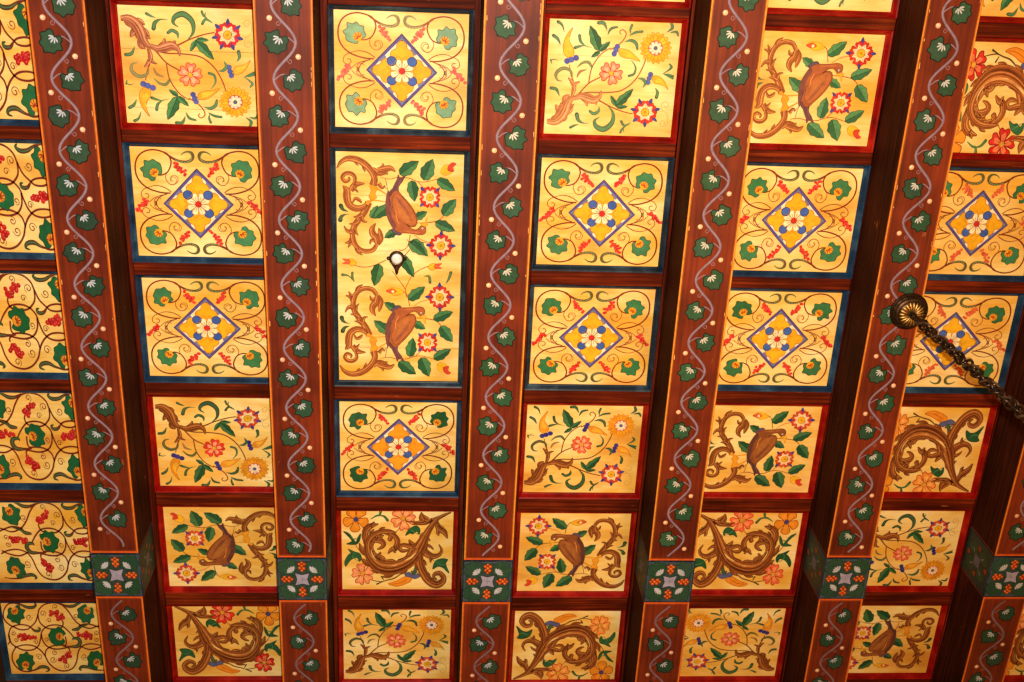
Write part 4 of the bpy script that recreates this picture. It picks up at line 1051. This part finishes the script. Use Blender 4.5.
root = bpy.data.objects.new('chandelier_chain', None); root.location = (cx, cy, HS-.066); link(root); root.empty_display_size = .05
tag(root, 'dark metal chain hanging from the brass canopy towards the right edge', 'chain')
def link_mesh(a, b, r_):
    pts = []
    for k in range(28):
        t = 2*PI*k/28; c_, s_ = math.cos(t), math.sin(t)
        pts.append((b*c_, 0, a*(abs(s_)**.8)*(1 if s_ >= 0 else -1)))
    mb = MB(); mb.tube(pts, r_, 8, True); return mesh('link', mb.v, mb.f, [M['chain']], smooth=True)
big, small = link_mesh(.027, .0175, .0047), link_mesh(.0205, .0135, .0042)
lean = lambda s: (0.0*s, -.037*s)
s = .018; k = 0; random.seed(3)
while s < 1.35:
    first = k == 0
    me = big if first else small
    o = bpy.data.objects.new('link', me); lx, ly = lean(s)
    o.location = (lx+random.uniform(-.0015, .0015), ly+random.uniform(-.0015, .0015), -s)
    o.rotation_euler = (random.uniform(-.12, .12)+.03, random.uniform(-.15, .15), .5+k*PI/2+k*.14+random.uniform(-.2, .2))
    link(o, root)
    s += .036 if first else .0275; k += 1
pts = []
for q in range(195):
    s = q*.0068; lx, ly = lean(s); an = q*.40
    pts.append((lx+.0125*math.cos(an), ly+.0125*math.sin(an), -s+.012))
mb = MB(); mb.tube(pts, .0034, 8); mb.build('cable', M['cable'], root, True)

# ------------------------------------------------------------------ round pull of the hatch
px, py = 1.4420, 1.1300
root = bpy.data.objects.new('hatch_pull', None); root.location = (px, py, H-.0008); link(root); root.empty_display_size = .03
tag(root, 'small round dark-rimmed pull with white disc on the tall two-bird hatch', 'hatch pull')
mb = MB(); mb.lathe([(.0, 0), (.015, 0), (.016, -.012), (.021, -.014), (.0240, -.018), (.0240, -.023), (.021, -.027), (.0185, -.0275), (.0165, -.025), (.0, -.025)], 0, 0, 40)
mb.build('rim', M['bronze'], root, True)
mb = MB(); mb.lathe([(.0165, -.0248), (.0155, -.0275), (.010, -.0295), (.0, -.0305)], 0, 0, 36)
mb.build('white_disc', M['pearl'], root, True)
for sd in (-1, 1):
    mb = MB(); mb.lathe([(0, -.015), (.0045, -.016), (.006, -.020), (.0045, -.025), (0, -.0265)], sd*.0255, 0, 16)
    mb.build('side_lug', M['bronze'], root, True)
def loft(name, rings, mat):                            # flattened horn: rings of (y, half width, middle z, half depth)
    mb = MB(); n = 20
    for y, rx, zc, rz in rings: mb.v += [(rx*math.cos(2*PI*q/n), y, zc+rz*math.sin(2*PI*q/n)) for q in range(n)]
    for i in range(len(rings)-1): mb.f += [(i*n+q, i*n+(q+1) % n, (i+1)*n+(q+1) % n, (i+1)*n+q) for q in range(n)]
    mb.f += [tuple(range(n)), tuple(range((len(rings)-1)*n, len(rings)*n))]
    mb.build(name, mat, root, True)
loft('copper_cup', [(.008, .0215, -.011, .006), (.016, .0205, -.012, .007), (.024, .0160, -.013, .0075), (.032, .0105, -.014, .0065), (.040, .0060, -.015, .005), (.046, .0042, -.0155, .004)], M['copper'])
loft('drop_tip', [(.020, .0035, -.022, .003), (.026, .0055, -.0225, .004), (.036, .0058, -.0225, .0045), (.046, .0050, -.0215, .004), (.053, .0024, -.0205, .002)], M['bronze'])

# ------------------------------------------------------------------ camera
def rot():
    c, s = math.cos, math.sin; a, b, g = FIT['rx'], FIT['ry'], FIT['rz']
    Rx = np.array([[1, 0, 0], [0, c(a), -s(a)], [0, s(a), c(a)]]); Ry = np.array([[c(b), 0, s(b)], [0, 1, 0], [-s(b), 0, c(b)]]); Rz = np.array([[c(g), -s(g), 0], [s(g), c(g), 0], [0, 0, 1]])
    return Rz@Rx@Ry
R = rot()
cam = bpy.data.objects.new('camera', bpy.data.cameras.new('camera')); link(cam)
mw = Matrix.Identity(4)
for r_ in range(3):
    mw[r_][0], mw[r_][1], mw[r_][2] = R[0][r_], -R[1][r_], -R[2][r_]
mw[0][3], mw[1][3], mw[2][3] = FIT['cx'], FIT['cy'], EYE
cam.matrix_world = mw
cam.data.sensor_width = 36; cam.data.sensor_fit = 'HORIZONTAL'; cam.data.lens = FIT['f']*36/1024
cam.data.clip_start = .05
bpy.context.scene.camera = cam

# ------------------------------------------------------------------ light: the photographer's flash and the dim warm room
def aim(o, t):
    o.rotation_euler = (Vector(t)-Vector(o.location)).to_track_quat('-Z', 'Y').to_euler()
fl = bpy.data.lights.new('camera_flash', 'SPOT'); fl.energy = 760; fl.spot_size = math.radians(104); fl.spot_blend = 1.0
fl.color = (1, .85, .68); fl.shadow_soft_size = .02
o = bpy.data.objects.new('camera_flash', fl); o.location = (FIT['cx']+.05, FIT['cy']-.08, EYE+.02); link(o); aim(o, (1.34, .56, H))
ch = bpy.data.lights.new('chandelier_light', 'POINT'); ch.energy = 95; ch.color = (1, .44, .10); ch.shadow_soft_size = .25
o = bpy.data.objects.new('chandelier_light', ch); o.location = (3.0, 1.1, EYE+.9); link(o)
w = bpy.data.worlds.new('room'); bpy.context.scene.world = w; w.use_nodes = True
w.node_tree.nodes['Background'].inputs[0].default_value = (1, .54, .17, 1); w.node_tree.nodes['Background'].inputs[1].default_value = .30
sc = bpy.context.scene
sc.view_settings.view_transform = 'Standard'; sc.view_settings.look = 'None'; sc.view_settings.gamma = 1
sc.view_settings.use_curve_mapping = False; sc.view_settings.exposure = 0.0
